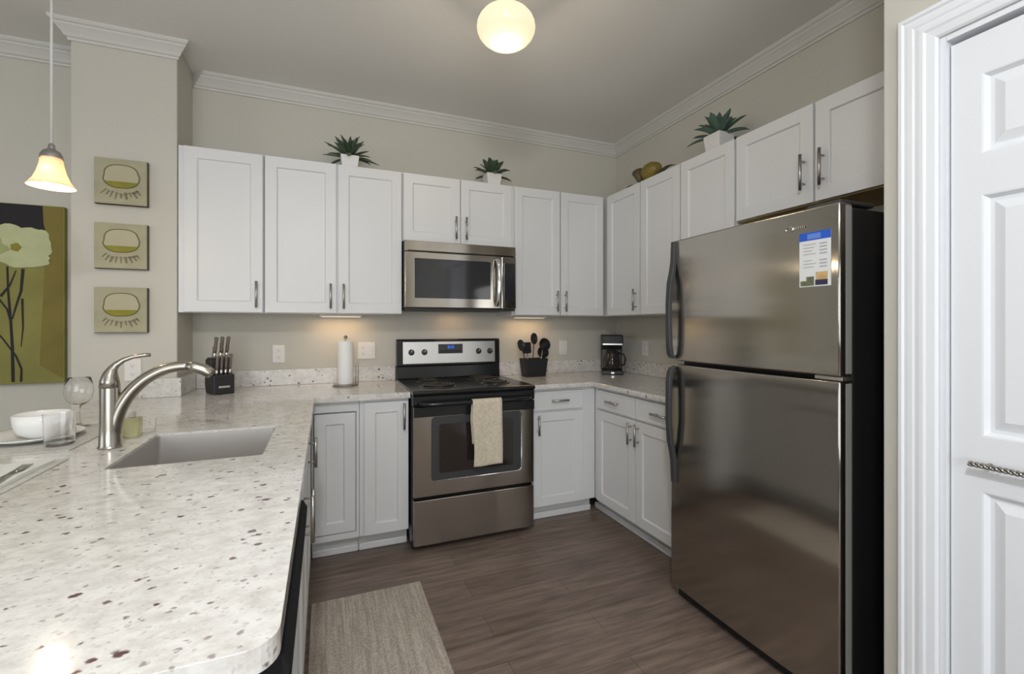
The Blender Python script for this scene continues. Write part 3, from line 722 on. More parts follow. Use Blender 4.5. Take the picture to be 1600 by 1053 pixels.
bm = NB(); patch(bm, LX0, LX1, LZ1-0.028, LZ1, 0.0014); hdr = obj('header_band', bm, M['blue'], t)
bm = NB(); patch(bm, LX0+0.028, LX1-0.032, LZ1-0.024, LZ1-0.006, 0.0020); obj('header_text_block', bm, M['bluelite'], hdr)
bm = NB()
for r_ in range(8):
    z = LZ1-0.040-r_*0.011
    if r_ == 4: continue
    patch(bm, LX0+0.014, LX0+0.056-0.006*(r_ % 3), z-0.003, z, 0.0014)
    patch(bm, LX0+0.068, LX0+0.092, z-0.005, z, 0.0014)
obj('text_lines', bm, M['print'], t)
bm = NB(); patch(bm, LX0+0.056, LX1-0.010, LZ0+0.022, LZ0+0.048, 0.0014); obj('warm_photo', bm, M['photo_warm'], t)
bm = NB(); patch(bm, LX0+0.054, LX1-0.010, LZ0+0.004, LZ0+0.022, 0.0014); obj('dark_photo', bm, M['photo_dark'], t)
bm = NB(); patch(bm, LX0+0.004, LX0+0.050, LZ0+0.003, LZ0+0.020, 0.0014); patch(bm, LX0+0.024, LX0+0.050, LZ0+0.020, LZ0+0.034, 0.0014); obj('green_photo', bm, M['photo_green'], t)

# ---------------------------------------------------------------- lights of the kitchen
def dome_light(loc, label, power, D=0.262):
    t = thing('ceiling_light', label, 'ceiling light', (loc[0], loc[1], H))
    z = loc[2]-H; R_ = D/2
    obj('canopy', lathe(NB(), [(0, 0), (0.055, 0), (0.055, -0.010), (0.045, -0.022), (0.012, -0.026), (0, -0.026)]), M['nickel'], t, smooth='auto')
    top = z+0.070
    if top+0.0 < -0.03: obj('stem', tube(NB(), [(0, 0, -0.026), (0, 0, top+0.010)], 0.006, 10), M['nickel'], t, smooth=True)
    prof = [(R_*math.cos(e), z+0.012+0.088*math.sin(e)) for e in [-PI/2+PI*k/16 for k in range(17)]]
    prof[0] = (0, prof[0][1]); prof[-1] = (0, prof[-1][1])
    dm = obj('glass_dome', lathe(NB(), prof, seg=40), M['dome'], t, smooth=True)
    return t
KL = (-1.575, -1.405, 2.625)
dome_light(KL, 'glowing cream glass dome hanging from the kitchen ceiling', 10)
point('kitchen_lamp_bulb', (KL[0], KL[1], KL[2]-0.12), 4.5, (1.0, 0.82, 0.58), 0.06)
# added dome fixture behind the camera, housing the bounced-flash stand-in lamps
dome_light((FLASH_POS[0], FLASH_POS[1], FLASH_POS[2]), 'added cream glass dome behind the viewer, housing the bounced-flash stand-in', 10)
# pendant
PL = (-3.262, -1.108, 1.812)
t = thing('pendant_lamp', 'small pendant lamp with frosted bell shade hanging over the peninsula bar', 'pendant lamp', (PL[0], PL[1], PL[2]))
zc = H-PL[2]
obj('canopy', lathe(NB(), [(0, zc), (0.06, zc), (0.058, zc-0.012), (0.02, zc-0.022), (0, zc-0.022)]), M['nickel'], t, smooth='auto')
obj('cord', tube(NB(), [(0, 0, 0.152), (0, 0, zc-0.02)], 0.0045, 8), M['cord'], t, smooth=True)
obj('socket_cap', lathe(NB(), [(0.0047, 0.1600), (0.0093, 0.1535), (0.0112, 0.1395), (0.0241, 0.1302), (0.0317, 0.1163), (0.0334, 0.1042), (0.0000, 0.1042)]), M['nickel'], t, smooth='auto')
def shade_mat():
    m = bpy.data.materials.new('frosted_shade'); n, l, b = nodes(m)
    b.inputs['Base Color'].default_value = (0.85, 0.76, 0.64, 1); b.inputs['Roughness'].default_value = 0.5
    tl = n.new('ShaderNodeBsdfTranslucent'); tl.inputs['Color'].default_value = (0.95, 0.78, 0.58, 1)
    mx = n.new('ShaderNodeMixShader'); mx.inputs[0].default_value = 0.45
    out = n['Material Output']; l.new(b.outputs[0], mx.inputs[1]); l.new(tl.outputs[0], mx.inputs[2]); l.new(mx.outputs[0], out.inputs[0])
    return m
M['shade'] = shade_mat()
obj('shade', lathe(NB(), [(0.0260, 0.1061), (0.0317, 0.1004), (0.0344, 0.0790), (0.0410, 0.0512), (0.0520, 0.0232), (0.0689, 0.0000), (0.0660, -0.0005), (0.0493, 0.0232), (0.0381, 0.0512), (0.0317, 0.0790), (0.0260, 0.1004)], seg=40), M['shade'], t, smooth=True)
obj('bulb', lathe(NB(), [(0.0000, -0.0038), (0.0167, 0.0000), (0.0279, 0.0131), (0.0307, 0.0260), (0.0270, 0.0410), (0.0140, 0.0613), (0.0112, 0.0883), (0, 0.096)], seg=24), M['bulb'], t, smooth=True)
point('pendant_bulb', (PL[0], PL[1], PL[2]-0.02), 2.6, (1.0, 0.80, 0.55), 0.03)
point('pendant_glow', (PL[0], PL[1]-0.033, PL[2]+0.06), 0.08, (1.0, 0.80, 0.55), 0.01)
# the next pendant of the row, outside the frame; the refrigerator door mirrors its glow
pend = [o for o in C.objects if o.name.startswith('pendant_lamp')][0]
dup(pend, (-3.262, -2.30, 1.812), 0, 'second bell-shaded pendant lamp of the bar row, nearest the viewer')
point('pendant_bulb', (-3.262, -2.30, 1.792), 1.6, (1.0, 0.80, 0.55), 0.03)
# under-cabinet lights
for x, lab in ((-2.23, 'slim lit under-cabinet light left of the microwave'), (-0.87, 'slim lit under-cabinet light right of the microwave, above the utensils')):
    t = thing('under_cabinet_light', lab, 'light fixture', (x, -0.10, UZ0), 0, 'under-cabinet lights')
    obj('housing', BX(-0.13, 0.13, -0.03, 0.03, -0.014, -0.0008), M['plate'], t, bevel=0.002)
    obj('lens', BX(-0.12, 0.12, -0.022, 0.022, -0.0165, -0.0145), M['strip'], t)
    area('under_cabinet_lamp', (x, -0.10, UZ0-0.020), (0, 0, 0), 0.30, 0.03, 0.42, (1.0, 0.64, 0.32))

area('microwave_lamp', (-1.46, -0.12, 1.398), (0, 0, 0), 0.16, 0.03, 0.22, (1.0, 0.62, 0.32))

# ---------------------------------------------------------------- wall plates
def outlet(x, z, label, kind='outlet', wall='back', w=0.072):
    if wall == 'back': loc, rz = (x, -0.0005, z), 0
    elif wall == 'column': loc, rz = (x, -0.3145, z), 0
    else: loc, rz = (-0.0005, x, z), -PI/2
    t = thing('wall_outlet' if kind == 'outlet' else 'light_switch', label, 'outlet' if kind == 'outlet' else 'switch', loc, rz, 'wall plates')
    obj('plate', BX(-w/2, w/2, -0.006, 0, -0.058, 0.058), M['plate'], t, bevel=0.003)
    n = 1 if w < 0.1 else 2
    for k in range(n):
        cx = 0 if n == 1 else (-0.024+0.048*k)
        if kind == 'outlet' and k == 0:
            for s in (-1, 1):
                so = obj('socket', prism(NB(), [(cx+a, s*0.022+b) for a, b in rrect(-0.017, 0.017, -0.014, 0.014, 0.008)], 'y', -0.0078, -0.0062), M['plate'], t)
                bm = NB(); box(bm, cx-0.007, cx-0.005, -0.0082, -0.0079, s*0.022-0.003, s*0.022+0.006); box(bm, cx+0.005, cx+0.007, -0.0082, -0.0079, s*0.022-0.003, s*0.022+0.005); box(bm, cx-0.002, cx+0.002, -0.0082, -0.0079, s*0.022-0.010, s*0.022-0.006)
                obj('slots', bm, M['slot'], so)
        else:
            obj('rocker', BX(cx-0.016, cx+0.016, -0.0095, -0.0062, -0.033, 0.033), M['plate'], t, bevel=0.001)
outlet(-2.605, 1.117, 'pale wall outlet between the knife block and the paper towels')
outlet(-2.060, 1.127, 'double-width outlet and switch plate right of the paper towel roll', w=0.116)
outlet(-0.520, 1.120, 'pale rocker switch plate between utensil caddy and coffee maker', kind='switch')
outlet(-0.390, 1.120, 'pale wall outlet on the right wall beside the coffee maker', wall='right')
outlet(-3.268, 1.065, 'wall outlet on the picture column above the faucet lever', wall='column')

# ---------------------------------------------------------------- pictures
def flat(bm, pts, y, th=0.0006): return prism(bm, pts, 'y', y-th, y)
def wineglass_art(i, z0, label):
    s = 0.222; x0 = -3.420
    t = thing('wine_glass_picture', label, 'picture', (x0, -0.3145, z0), 0, 'three square wine glass pictures')
    obj('canvas', BX(0, s, -0.0285, 0, 0, 0.236), M['tile_edge'], t)
    obj('face', BX(0, s-0.002, -0.0295, -0.0286, 0.003, 0.236), M['tile'], t)
    hgt = 0.236
    def bowl(sc):
        p = []
        cx, cz = 0.112, 0.146
        for k in range(29):
            a = 2*PI*k/28
            ca, sa = math.cos(a), math.sin(a)
            rx = 0.080*sc*math.copysign(abs(ca)**0.75, ca)*(0.93 if sa > 0 else 1.0); rz = 0.062*sc*math.copysign(abs(sa)**(0.9 if sa < 0 else 0.7), sa)
            p.append((cx+rx, cz+rz))
        return p[:-1]
    gl = obj('glass_outline', flat(NB(), bowl(1.0), -0.0296), M['tile_line'], t)
    obj('glass_fill', flat(NB(), bowl(0.925), -0.0303), M['tile_glass'], gl)
    wz = 0.122
    wp = [p for p in bowl(0.93) if p[1] <= wz]
    wp.sort(key=lambda p: math.atan2(p[1]-wz-0.001, p[0]-0.112))
    obj('wine', flat(NB(), wp, -0.0310), M['wine'], gl)
    bm = NB(); rnd = random.Random(40+i)
    for k in range(9):
        a = -0.95+k*0.235
        cx = 0.112+math.sin(a)*0.075; cz = 0.104-math.cos(a)*0.040-rnd.uniform(0, 0.006)
        L = rnd.uniform(0.024, 0.038); w = rnd.uniform(0.0035, 0.008)
        dx, dz = math.sin(a*0.8), -math.cos(a*0.8)
        p = [(cx-dz*w, cz+dx*w), (cx+dz*w, cz-dx*w), (cx+dx*L+dz*w*0.6, cz+dz*L-dx*w*0.6), (cx+dx*L-dz*w*0.6, cz+dz*L+dx*w*0.6)]
        flat(bm, p, -0.0296)
        q = [(a_+rnd.uniform(-.002, .002)+0.006, b_-0.004) for a_, b_ in p[:2]]+[(p[0][0]+0.011, p[0][1]-0.009)]
        flat(bm, q, -0.0296)
    obj('brush_marks', bm, M['script'], t)
wineglass_art(0, 1.928, 'square wine glass picture on the column, topmost of the three')
wineglass_art(1, 1.594, 'square wine glass picture on the column, middle of the three')
wineglass_art(2, 1.262, 'square wine glass picture on the column, lowest of the three')
# large flower canvas on the dining wall
CX1 = -3.662; CX0 = CX1-0.66; CB, CT = 0.985, 1.955
t = thing('flower_canvas', 'large olive canvas of a pale flower on dark stems, left of the column', 'picture', (CX1, -0.003, CB))
obj('canvas', BX(CX0-CX1, 0, -0.032, 0, 0, CT-CB), M['olive'], t, bevel=0.002)
def fl(name, pts, lev, m, par=None): return obj(name, flat(NB(), pts, -0.0321-0.0007*lev), m, par or t)
hh = CT-CB
fl('ochre_strip', [(-0.105, 0.10), (-0.004, 0.02), (-0.004, hh-0.003), (-0.095, hh-0.003), (-0.085, 0.6)], 0, M['ochre'])
fl('dark_sky', [(-0.655, hh-0.003), (-0.092, hh-0.003), (-0.088, hh-0.10), (-0.078, hh-0.145), (-0.12, hh-0.20), (-0.655, hh-0.18)], 1, M['ink'])
def blob(cx, cz, rx, rz, seed, n=36, amp=0.09, lob=5):
    rnd = random.Random(seed); ph = rnd.uniform(0, 6)
    return [(cx+rx*(1+amp*math.sin(lob*a+ph)+0.04*math.sin(11*a))*math.cos(a), cz+rz*(1+amp*math.sin(lob*a+ph)+0.04*math.sin(9*a))*math.sin(a)) for a in [2*PI*k/n for k in range(n)]]
bm = NB()
flat(bm, blob(-0.245, hh-0.195, 0.115, 0.080, 3), -0.0335); 
obj('petal_back', bm, M['petal'], t)
fl('petal_left', blob(-0.36, hh-0.245, 0.13, 0.075, 9), 3, M['petal2'])
fl('petal_right', blob(-0.135, hh-0.215, 0.083, 0.092, 5, amp=0.07), 4, M['petal'])
fl('petal_low', blob(-0.165, hh-0.295, 0.108, 0.048, 6, amp=0.06), 5, M['petal'])
fl('flower_heart', blob(-0.200, hh-0.235, 0.022, 0.022, 8), 6, M['wine'])
def stem(pts, w0, w1):
    L_, R_ = [], []
    n = len(pts)
    for i, p in enumerate(pts):
        a = pts[max(i-1, 0)]; b = pts[min(i+1, n-1)]; dx, dz = b[0]-a[0], b[1]-a[1]; q = math.hypot(dx, dz); w = (w0+(w1-w0)*i/(n-1))/2
        L_.append((p[0]-dz/q*w, p[1]+dx/q*w)); R_.append((p[0]+dz/q*w, p[1]-dx/q*w))
    return L_+R_[::-1]
bm = NB()
for k, (pts, a, b) in enumerate([([(-0.235, hh-0.34), (-0.232, 0.50), (-0.222, 0.35), (-0.215, 0.2), (-0.212, 0.012)], 0.008, 0.014),
                  ([(-0.172, hh-0.35), (-0.180, 0.50), (-0.200, 0.42), (-0.215, 0.35)], 0.014, 0.006),
                  ([(-0.175, 0.46), (-0.172, 0.30), (-0.180, 0.20)], 0.010, 0.003),
                  ([(-0.300, 0.54), (-0.270, 0.46), (-0.235, 0.40), (-0.222, 0.34)], 0.005, 0.010),
                  ([(-0.290, 0.30), (-0.250, 0.24), (-0.200, 0.15), (-0.178, 0.08), (-0.180, 0.012)], 0.006, 0.010),
                  ([(-0.285, 0.50), (-0.300, 0.40), (-0.290, 0.30)], 0.002, 0.005),
                  ([(-0.20, hh-0.36), (-0.225, 0.53), (-0.262, 0.47)], 0.004, 0.012)]):
    flat(bm, stem(pts, a, b), -0.0330-0.0001*k)
flat(bm, blob(-0.292, 0.515, 0.010, 0.022, 4, amp=0.03), -0.0340)
obj('stems', bm, M['ink'], t)

# ---------------------------------------------------------------- plants on the wall cabinets
def leaf(bm, base, az, el, L, w, curl):
    n = 6; d = Vector((math.cos(az), math.sin(az), 0)); s = Vector((-math.sin(az), math.cos(az), 0)); rows = []
    p = Vector(base); e = el
    for i in range(n+1):
        u = i/n
        ww = w*(0.55+1.4*u)*(1-u)**0.75*1.15 if u < 1 else 0.0008
        nrm = Vector((-math.sin(e)*d.x, -math.sin(e)*d.y, math.cos(e)))
        rows.append([p+s*ww+nrm*ww*0.35, p-nrm*0.002, p-s*ww+nrm*ww*0.35, p+nrm*0.002*(1-u)])
        p = p+(d*math.cos(e)+Vector((0, 0, 1))*math.sin(e))*(L/n); e -= curl/n
    vr = [[bm.verts.new(q) for q in r_] for r_ in rows]
    for a, b in zip(vr, vr[1:]):
        for k in range(4): bm.faces.new((a[k], a[(k+1) % 4], b[(k+1) % 4], b[k]))
    bm.faces.new(vr[0]); bm.faces.new(vr[-1])
def plant(loc, label, seed, L, w, m, nl=26, pot=0.062, ph=0.105, rz=0.0):
    t = thing('potted_succulent', label, 'plant', loc, rz, 'potted plants on the wall cabinets')
    bm = NB()
    a, b = pot*0.80, pot
    A = [bm.verts.new((x*a, y*a, 0)) for x, y in ((-1, -1), (1, -1), (1, 1), (-1, 1))]; B = [bm.verts.new((x*b, y*b, ph)) for x, y in ((-1, -1), (1, -1), (1, 1), (-1, 1))]
    Cc = [bm.verts.new((x*(b-.006), y*(b-.006), ph)) for x, y in ((-1, -1), (1, -1), (1, 1), (-1, 1))]; D = [bm.verts.new((x*(b-.009), y*(b-.009), ph-0.015)) for x, y in ((-1, -1), (1, -1), (1, 1), (-1, 1))]
    for P, Q in ((A, B), (B, Cc), (Cc, D)):
        for k in range(4): bm.faces.new((P[k], P[(k+1) % 4], Q[(k+1) % 4], Q[k]))
    bm.faces.new(A); bm.faces.new(D)
    obj('pot', bm, M['pot'], t, bevel=0.003)
    bm = NB(); rnd = random.Random(seed)
    for k in range(nl):
        u = k/nl; az = k*2.39996+rnd.uniform(-.25, .25); el = 0.05+1.35*u**0.9+rnd.uniform(-.1, .1)
        leaf(bm, (0.012*math.cos(az), 0.012*math.sin(az), ph-0.012+0.02*u), az, el, L*rnd.uniform(0.8, 1.1)*(1-0.25*u), w*rnd.uniform(0.8, 1.15), rnd.uniform(0.1, 0.6))
    obj('foliage', bm, m, t, smooth=False)
plant((-2.182, -0.215, UZ1+0.0005), 'dark spiky succulent in white pot on the tall cabinet left of the microwave', 11, 0.160, 0.017, M['leaf'], 38, 0.056, 0.085)
plant((-1.215, -0.215, UZ1+0.0005), 'green broad-leaved succulent in white pot above the microwave cabinet', 23, 0.150, 0.026, M['leaf'], 24, 0.056, 0.092)
plant((-0.215, -1.315, UZ1+0.0005), 'large blue-green succulent in white pot on the right wall cabinets', 31, 0.165, 0.026, M['leaf_pale'], 26, 0.060, 0.112)
# gold leaf-trimmed vessel lying on the right cabinet top
t = thing('gold_gourd_ornament', 'olive-gold gourd ornament with leaves on the right cabinet top near the corner', 'ornament', (-0.235, -0.72, UZ1+0.001), 0)
mt = Matrix.Translation((0, -0.03, 0.075)) @ Matrix.Rotation(math.radians(78), 4, 'X')
obj('body', lathe(NB(), [(0, -0.07), (0.034, -0.068), (0.058, -0.045), (0.066, -0.01), (0.060, 0.03), (0.040, 0.062), (0.028, 0.075), (0, 0.078)], mtx=mt, seg=24), M['gold'], t, smooth=True)
mt = Matrix.Translation((-0.01, 0.085, 0.070)) @ Matrix.Rotation(math.radians(-24), 4, 'X')
obj('cup', lathe(NB(), [(0, -0.045), (0.022, -0.044), (0.030, -0.01), (0.044, 0.045), (0.041, 0.045), (0.026, -0.008), (0, -0.036)], mtx=mt, seg=24), M['bronze'], t, smooth=True)
bm = NB()
leaf(bm, (0, -0.10, 0.02), -PI/2, 0.55, 0.17, 0.022, 0.9); leaf(bm, (-0.01, 0.10, 0.012), PI/2, 0.35, 0.16, 0.018, 0.6); leaf(bm, (-0.02, -0.11, 0.015), -PI/2-0.3, 0.25, 0.14, 0.020, 0.4)
obj('leaves', bm, M['bronze'], t)

# ---------------------------------------------------------------- things on the worktops
ZT = CZ1+0.0006
# knife block
t = thing('knife_block', 'black knife block full of brown-handled knives at the left corner', 'knife block', (-2.885, -0.265, ZT), math.radians(28))
kb = obj('block', prism(NB(), [(-0.075, 0.0), (0.055, 0.0), (0.075, 0.045), (0.062, 0.19), (0.030, 0.205), (-0.012, 0.198), (-0.040, 0.112), (-0.075, 0.108)], 'x', -0.052, 0.052), M['black_plastic'], t, bevel=0.004)
obj('logo_plate', BX(-0.028, 0.028, -0.0768, -0.0754, 0.036, 0.047), M['steel_light'], kb)
def knife(x, y, z, L, r, tilt, big=True):
    dv = Vector((0, -math.sin(tilt), math.cos(tilt)))
    p = Vector((x, y, z)); bm = NB()
    tube(bm, [p, p+dv*L*0.30], r*1.1, 8)
    k = obj('knife', bm, M['steel_light'], t, smooth=True)
    bm = NB(); tube(bm, [p+dv*L*0.30, p+dv*L*0.45, p+dv*L*0.8, p+dv*L*0.95, p+dv*L], [r*1.25, r*1.5, r*1.35, r*1.7, r*1.2], 8, flat=0.75)
    obj('knife_handle', bm, M['knife_h'], k, smooth=True)
rnd = random.Random(5)
for k in range(4): knife(-0.033+k*0.022, -0.057, 0.106, 0.108+0.004*k, 0.0068, 0.16)
for k in range(3): knife(-0.030+k*0.030, -0.010, 0.196, 0.125+rnd.uniform(-.01, .01), 0.0085, 0.30)
knife(-0.018, 0.035, 0.203, 0.060, 0.0085, 0.25); knife(0.022, 0.040, 0.200, 0.085, 0.0090, 0.10)
# paper towels
t = thing('paper_towel_holder', 'steel upright paper towel holder on the counter left of the range', 'paper towel holder', (-2.205, -0.185, ZT))
obj('base', lathe(NB(), [(0, 0), (0.078, 0), (0.080, 0.004), (0.076, 0.010), (0, 0.011)]), M['nickel'], t, smooth='auto')
obj('pole', lathe(NB(), [(0.005, 0.011), (0.005, 0.298), (0.010, 0.302), (0.012, 0.312), (0.007, 0.322), (0, 0.323)]), M['nickel'], t, smooth='auto')
bm = NB(); tube(bm, [(0.062, 0, 0.008), (0.064, 0, 0.14), (0.070, 0, 0.165), (0.078, 0, 0.14), (0.076, 0, 0.008)], 0.0025, 8); tube(bm, [(0.020, -0.066, 0.008), (0.020, -0.066, 0.012)], 0.003, 6)
obj('guard_wire', bm, M['nickel'], t, smooth=True)
o = obj('paper_towel_roll', lathe(NB(), [(0.018, 0), (0.046, 0), (0.048, 0.004), (0.048, 0.268), (0.046, 0.272), (0.018, 0.272), (0.016, 0.268), (0.016, 0.004), (0.018, 0)], seg=36), M['paper'], smooth='auto', loc=(-2.205, -0.185, ZT+0.0115))
tag(o, 'white paper towel roll standing on the steel holder left of the range', 'paper towels')
# utensil caddy
CX_, CY_ = -0.855, -0.150
t = thing('utensil_caddy', 'black rectangular caddy of cooking utensils right of the range', 'utensil holder', (CX_, CY_, ZT), 0.05)
bm = NB()
def tap(x, y, z): return [bm.verts.new((p[0], p[1], z)) for p in rrect(-x, x, -y, y, 0.008, 3)]
R = [tap(0.082, 0.045, 0), tap(0.098, 0.056, 0.135), tap(0.094, 0.052, 0.135), tap(0.079, 0.042, 0.006)]
for a, b in zip(R, R[1:]):
    for k in range(len(a)): bm.faces.new((a[k], a[(k+1) % len(a)], b[(k+1) % len(a)], b[k]))
bm.faces.new(R[0]); bm.faces.new(R[-1]); obj('caddy', bm, M['black_matte'], t)
GUt = 'black utensils standing in the caddy'
def utensil(name, label, x, y, lean, L, head):
    t = thing(name, label, 'utensil', (CX_+x, CY_+y, ZT+0.008), 0, GUt)
    dv = Vector((math.sin(lean), 0, math.cos(lean)))
    h = Vector((0, 0, 0))+dv*L
    obj('shaft', tube(NB(), [(0, 0, 0), tuple(h)], 0.0042, 8), M['nickel'] if head in ('ladle', 'turner') else M['black_plastic'], t, smooth=True)
    rot = Matrix.Translation(h) @ Matrix.Rotation(lean, 4, 'Y')
    bm = NB()
    if head == 'ladle': lathe(bm, [(0, -0.020), (0.022, -0.016), (0.036, 0.0), (0.041, 0.018), (0.038, 0.018), (0.033, 0.002), (0.020, -0.012), (0, -0.016)], mtx=rot @ Matrix.Translation((0, 0, 0.03)) @ Matrix.Rotation(1.25, 4, 'X') @ Matrix.Scale(1.15, 4), seg=20)
    elif head == 'spoon': lathe(bm, [(0, -0.010), (0.016, -0.006), (0.025, 0.002), (0.022, 0.003), (0, -0.004)], mtx=rot @ Matrix.Translation((0, 0, 0.032)) @ Matrix.Rotation(1.45, 4, 'X') @ Matrix.Scale(1.5, 4, (0, 1, 0)) @ Matrix.Scale(1.2, 4), seg=20)
    else:
        prism(bm, rrect(-0.034, 0.034, 0, 0.085, 0.012), 'y', -0.002, 0.002)
        bmesh.ops.transform(bm, matrix=rot, verts=bm.verts)
    obj('head', bm, M['black_plastic'], t, smooth='auto')
utensil('serving_spoon', 'black serving spoon, leftmost utensil leaning left out of the caddy', -0.044, -0.014, -0.28, 0.205, 'spoon')
utensil('turner', 'black turner standing left of middle in the utensil caddy', -0.038, 0.012, -0.06, 0.165, 'turner')
utensil('slotted_spoon', 'tall black spoon in the middle of the utensil caddy', -0.004, 0.022, 0.06, 0.245, 'spoon')
utensil('soup_ladle', 'round black ladle right of middle in the utensil caddy', 0.028, -0.022, 0.20, 0.205, 'ladle')
utensil('cooking_spoon', 'short black spoon at the right end of the utensil caddy, leaning right', 0.048, 0.022, 0.20, 0.140, 'ladle')
# coffee maker
t = thing('coffee_maker', 'black drip coffee maker in the counter corner', 'coffee maker', (-0.195, -0.215, ZT), math.radians(-30))
cm = obj('housing', prism(NB(), [(-0.105, 0.0), (0.085, 0.0), (0.090, 0.30), (0.080, 0.312), (-0.095, 0.312), (-0.100, 0.30), (-0.095, 0.228), (-0.010, 0.222), (0.0, 0.19), (0.0, 0.045), (-0.012, 0.034), (-0.105, 0.030)], 'x', -0.082, 0.082), M['black_plastic'], t, bevel=0.008, seg=3)
obj('trim_band', BX(-0.076, 0.076, -0.099, -0.0965, 0.232, 0.244), M['steel_light'], cm, bevel=0.001)
obj('power_switch', BX(-0.012, 0.012, -0.1075, -0.1055, 0.008, 0.022), M['steel_light'], cm)
cf = obj('carafe', lathe(NB(), [(0, 0), (0.050, 0), (0.062, 0.018), (0.066, 0.055), (0.058, 0.095), (0.046, 0.125), (0.044, 0.140), (0.042, 0.140), (0.044, 0.122), (0.056, 0.094), (0.063, 0.055), (0.059, 0.02), (0.048, 0.004), (0, 0.004)], (0, -0.062, 0.036), 32), mat('carafe_glass', (0.035, 0.028, 0.026), 0.06, trans=0.2), t, smooth=True)
obj('carafe_lid', lathe(NB(), [(0, 0.153), (0.030, 0.153), (0.044, 0.147), (0.044, 0.141), (0, 0.141)], (0, -0.062, 0.036), 24), M['black_plastic'], cf, smooth='auto')
bm = NB(); tube(bm, [(0.045, -0.075, 0.165), (0.085, -0.085, 0.160), (0.098, -0.090, 0.125), (0.092, -0.088, 0.080), (0.066, -0.080, 0.070)], 0.008, 8, flat=1.2)
obj('carafe_handle', bm, M['black_plastic'], cf, smooth=True)
obj('warming_plate', lathe(NB(), [(0, 0.0355), (0.060, 0.0355), (0.062, 0.032), (0.062, 0.0305), (0, 0.0305)], (0, -0.062, 0), 28), M['grey_dark'], t)

# place settings on the bar
def cloth_rect(x0, x1, y0, y1, z, th, amp=0.0, seed=1, nx=10, ny=12):
    bm = NB(); rnd = random.Random(seed); p1 = rnd.uniform(0, 6)
    gt = [[bm.verts.new((x0+(x1-x0)*i/nx, y0+(y1-y0)*j/ny, z+th+amp*(1+math.sin(i*0.9+p1+j*0.5)))) for j in range(ny+1)] for i in range(nx+1)]
    gb = [[bm.verts.new((x0+(x1-x0)*i/nx, y0+(y1-y0)*j/ny, z)) for j in range(ny+1)] for i in range(nx+1)]
    for i in range(nx):
        for j in range(ny):
            bm.faces.new((gt[i][j], gt[i+1][j], gt[i+1][j+1], gt[i][j+1])); bm.faces.new((gb[i][j], gb[i][j+1], gb[i+1][j+1], gb[i+1][j]))
    for i in range(nx): bm.faces.new((gt[i][0], gb[i][0], gb[i+1][0], gt[i+1][0])); bm.faces.new((gt[i][ny], gt[i+1][ny], gb[i+1][ny], gb[i][ny]))
    for j in range(ny): bm.faces.new((gt[0][j], gt[0][j+1], gb[0][j+1], gb[0][j])); bm.faces.new((gt[nx][j], gb[nx][j], gb[nx][j+1], gt[nx][j+1]))
    return bm
GM = 'placemats on the bar'
tag(obj('placemat', cloth_rect(-3.405, -3.055, -1.500, -1.055, ZT, 0.003), M['mat'], smooth='auto'), 'woven placemat on the bar under the white bowl', 'placemat', GM)
tag(obj('placemat', cloth_rect(-3.400, -3.010, -2.120, -1.610, ZT, 0.003), M['mat'], smooth='auto'), 'woven placemat at the left picture edge, nearest setting on the bar', 'placemat', GM)
tag(obj('napkin', cloth_rect(-3.20, -3.030, -1.98, -1.640, ZT+0.0036, 0.004, 0.003, 3), M['linen'], smooth='auto'), 'crumpled pale napkin on the nearest placemat, under the fork', 'napkin')
zp = ZT+0.0040
tag(obj('dinner_plate', lathe(NB(), [(0, 0), (0.075, 0), (0.080, 0.003), (0.128, 0.016), (0.130, 0.019), (0.126, 0.0195), (0.080, 0.007), (0, 0.0045)], seg=48), M['white'], smooth=True, loc=(-3.235, -1.285, zp)), 'white dinner plate under the white bowl on the bar', 'plate')
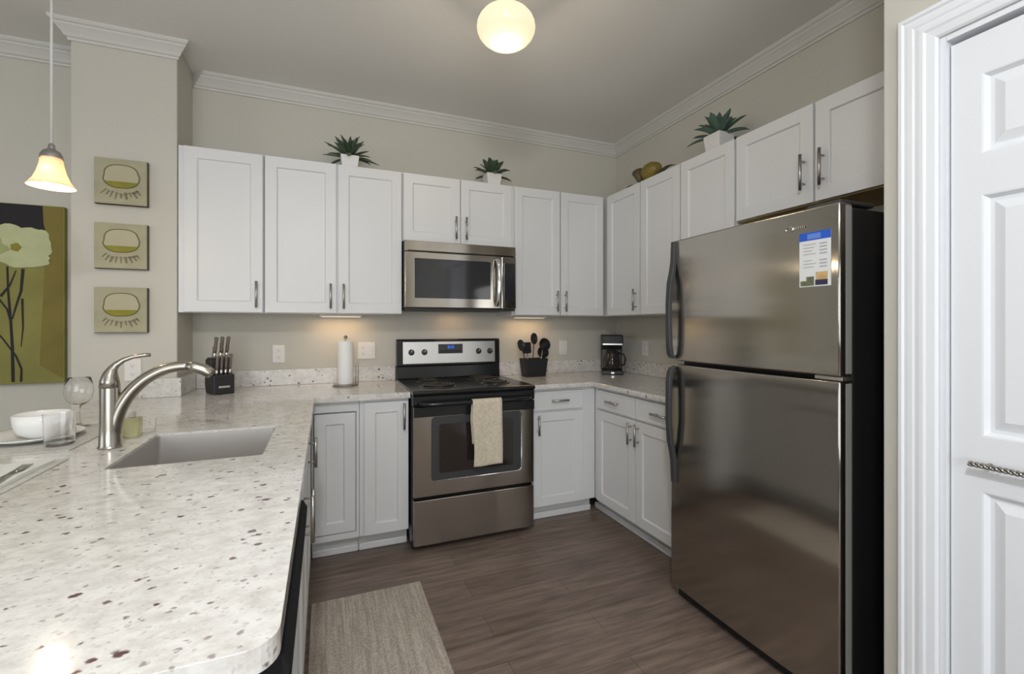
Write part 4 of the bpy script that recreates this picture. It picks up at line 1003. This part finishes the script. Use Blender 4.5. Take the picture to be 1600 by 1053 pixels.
tag(obj('white_bowl', lathe(NB(), [(0, 0), (0.040, 0), (0.044, 0.004), (0.063, 0.018), (0.072, 0.045), (0.074, 0.078), (0.071, 0.0785), (0.068, 0.045), (0.058, 0.022), (0.03, 0.010), (0, 0.009)], seg=48), M['white'], smooth=True, loc=(-3.215, -1.275, zp+0.0062)), 'white ceramic bowl on the bar behind the tumbler', 'bowl')
tag(obj('wine_glass', lathe(NB(), [(0, 0), (0.036, 0), (0.036, 0.0015), (0.012, 0.004), (0.0045, 0.012), (0.004, 0.06), (0.006, 0.075), (0.024, 0.086), (0.038, 0.104), (0.043, 0.128), (0.041, 0.155), (0.034, 0.184), (0.0328, 0.184), (0.0395, 0.155), (0.0415, 0.128), (0.0365, 0.105), (0.022, 0.089), (0, 0.082)], seg=40), M['thin_glass'], smooth=True, loc=(-3.190, -1.090, ZT+0.0040)), 'clear stemmed wine glass on the bar just left of the faucet', 'wine glass')
tag(obj('tumbler', lathe(NB(), [(0, 0), (0.033, 0), (0.036, 0.004), (0.041, 0.10), (0.0395, 0.10), (0.0342, 0.010), (0, 0.009)], seg=40), M['thin_glass'], smooth='auto', loc=(-3.112, -1.415, ZT+0.0040)), 'clear glass tumbler on the bar in front of the white bowl', 'glass')
# fork
t = thing('fork', 'dark silver fork lying on the crumpled napkin, nearest place setting', 'fork', (-3.045, -1.905, ZT+0.0145), 0.05)
obj('fork_handle', tube(NB(), [(0, 0, 0), (0, 0.05, 0.002), (0, 0.10, 0.003), (0, 0.125, 0.004)], [0.006, 0.005, 0.003, 0.003], 8, flat=1.5), M['silver'], t, smooth=True)
bm = NB(); tube(bm, [(0, 0.125, 0.004), (0, 0.14, 0.001), (0, 0.155, 0.0)], [0.003, 0.010, 0.011], 8, flat=1.0)
for v in bm.verts: v.co.z = 0.002+(v.co.z-0.002)*0.25
for k in range(4): tube(bm, [(-0.009+k*0.006, 0.153, 0.001), (-0.009+k*0.006, 0.195, 0.004)], 0.0014, 6)
obj('tines', bm, M['silver'], t, smooth=True)

# rug
bm = cloth_rect(-2.386, -1.882, -2.55, -0.998, 0.0006, 0.008, nx=4, ny=6)
tag(obj('kitchen_rug', bm, M['rug'], bevel=0.003), 'beige woven runner rug on the floor along the peninsula', 'rug')
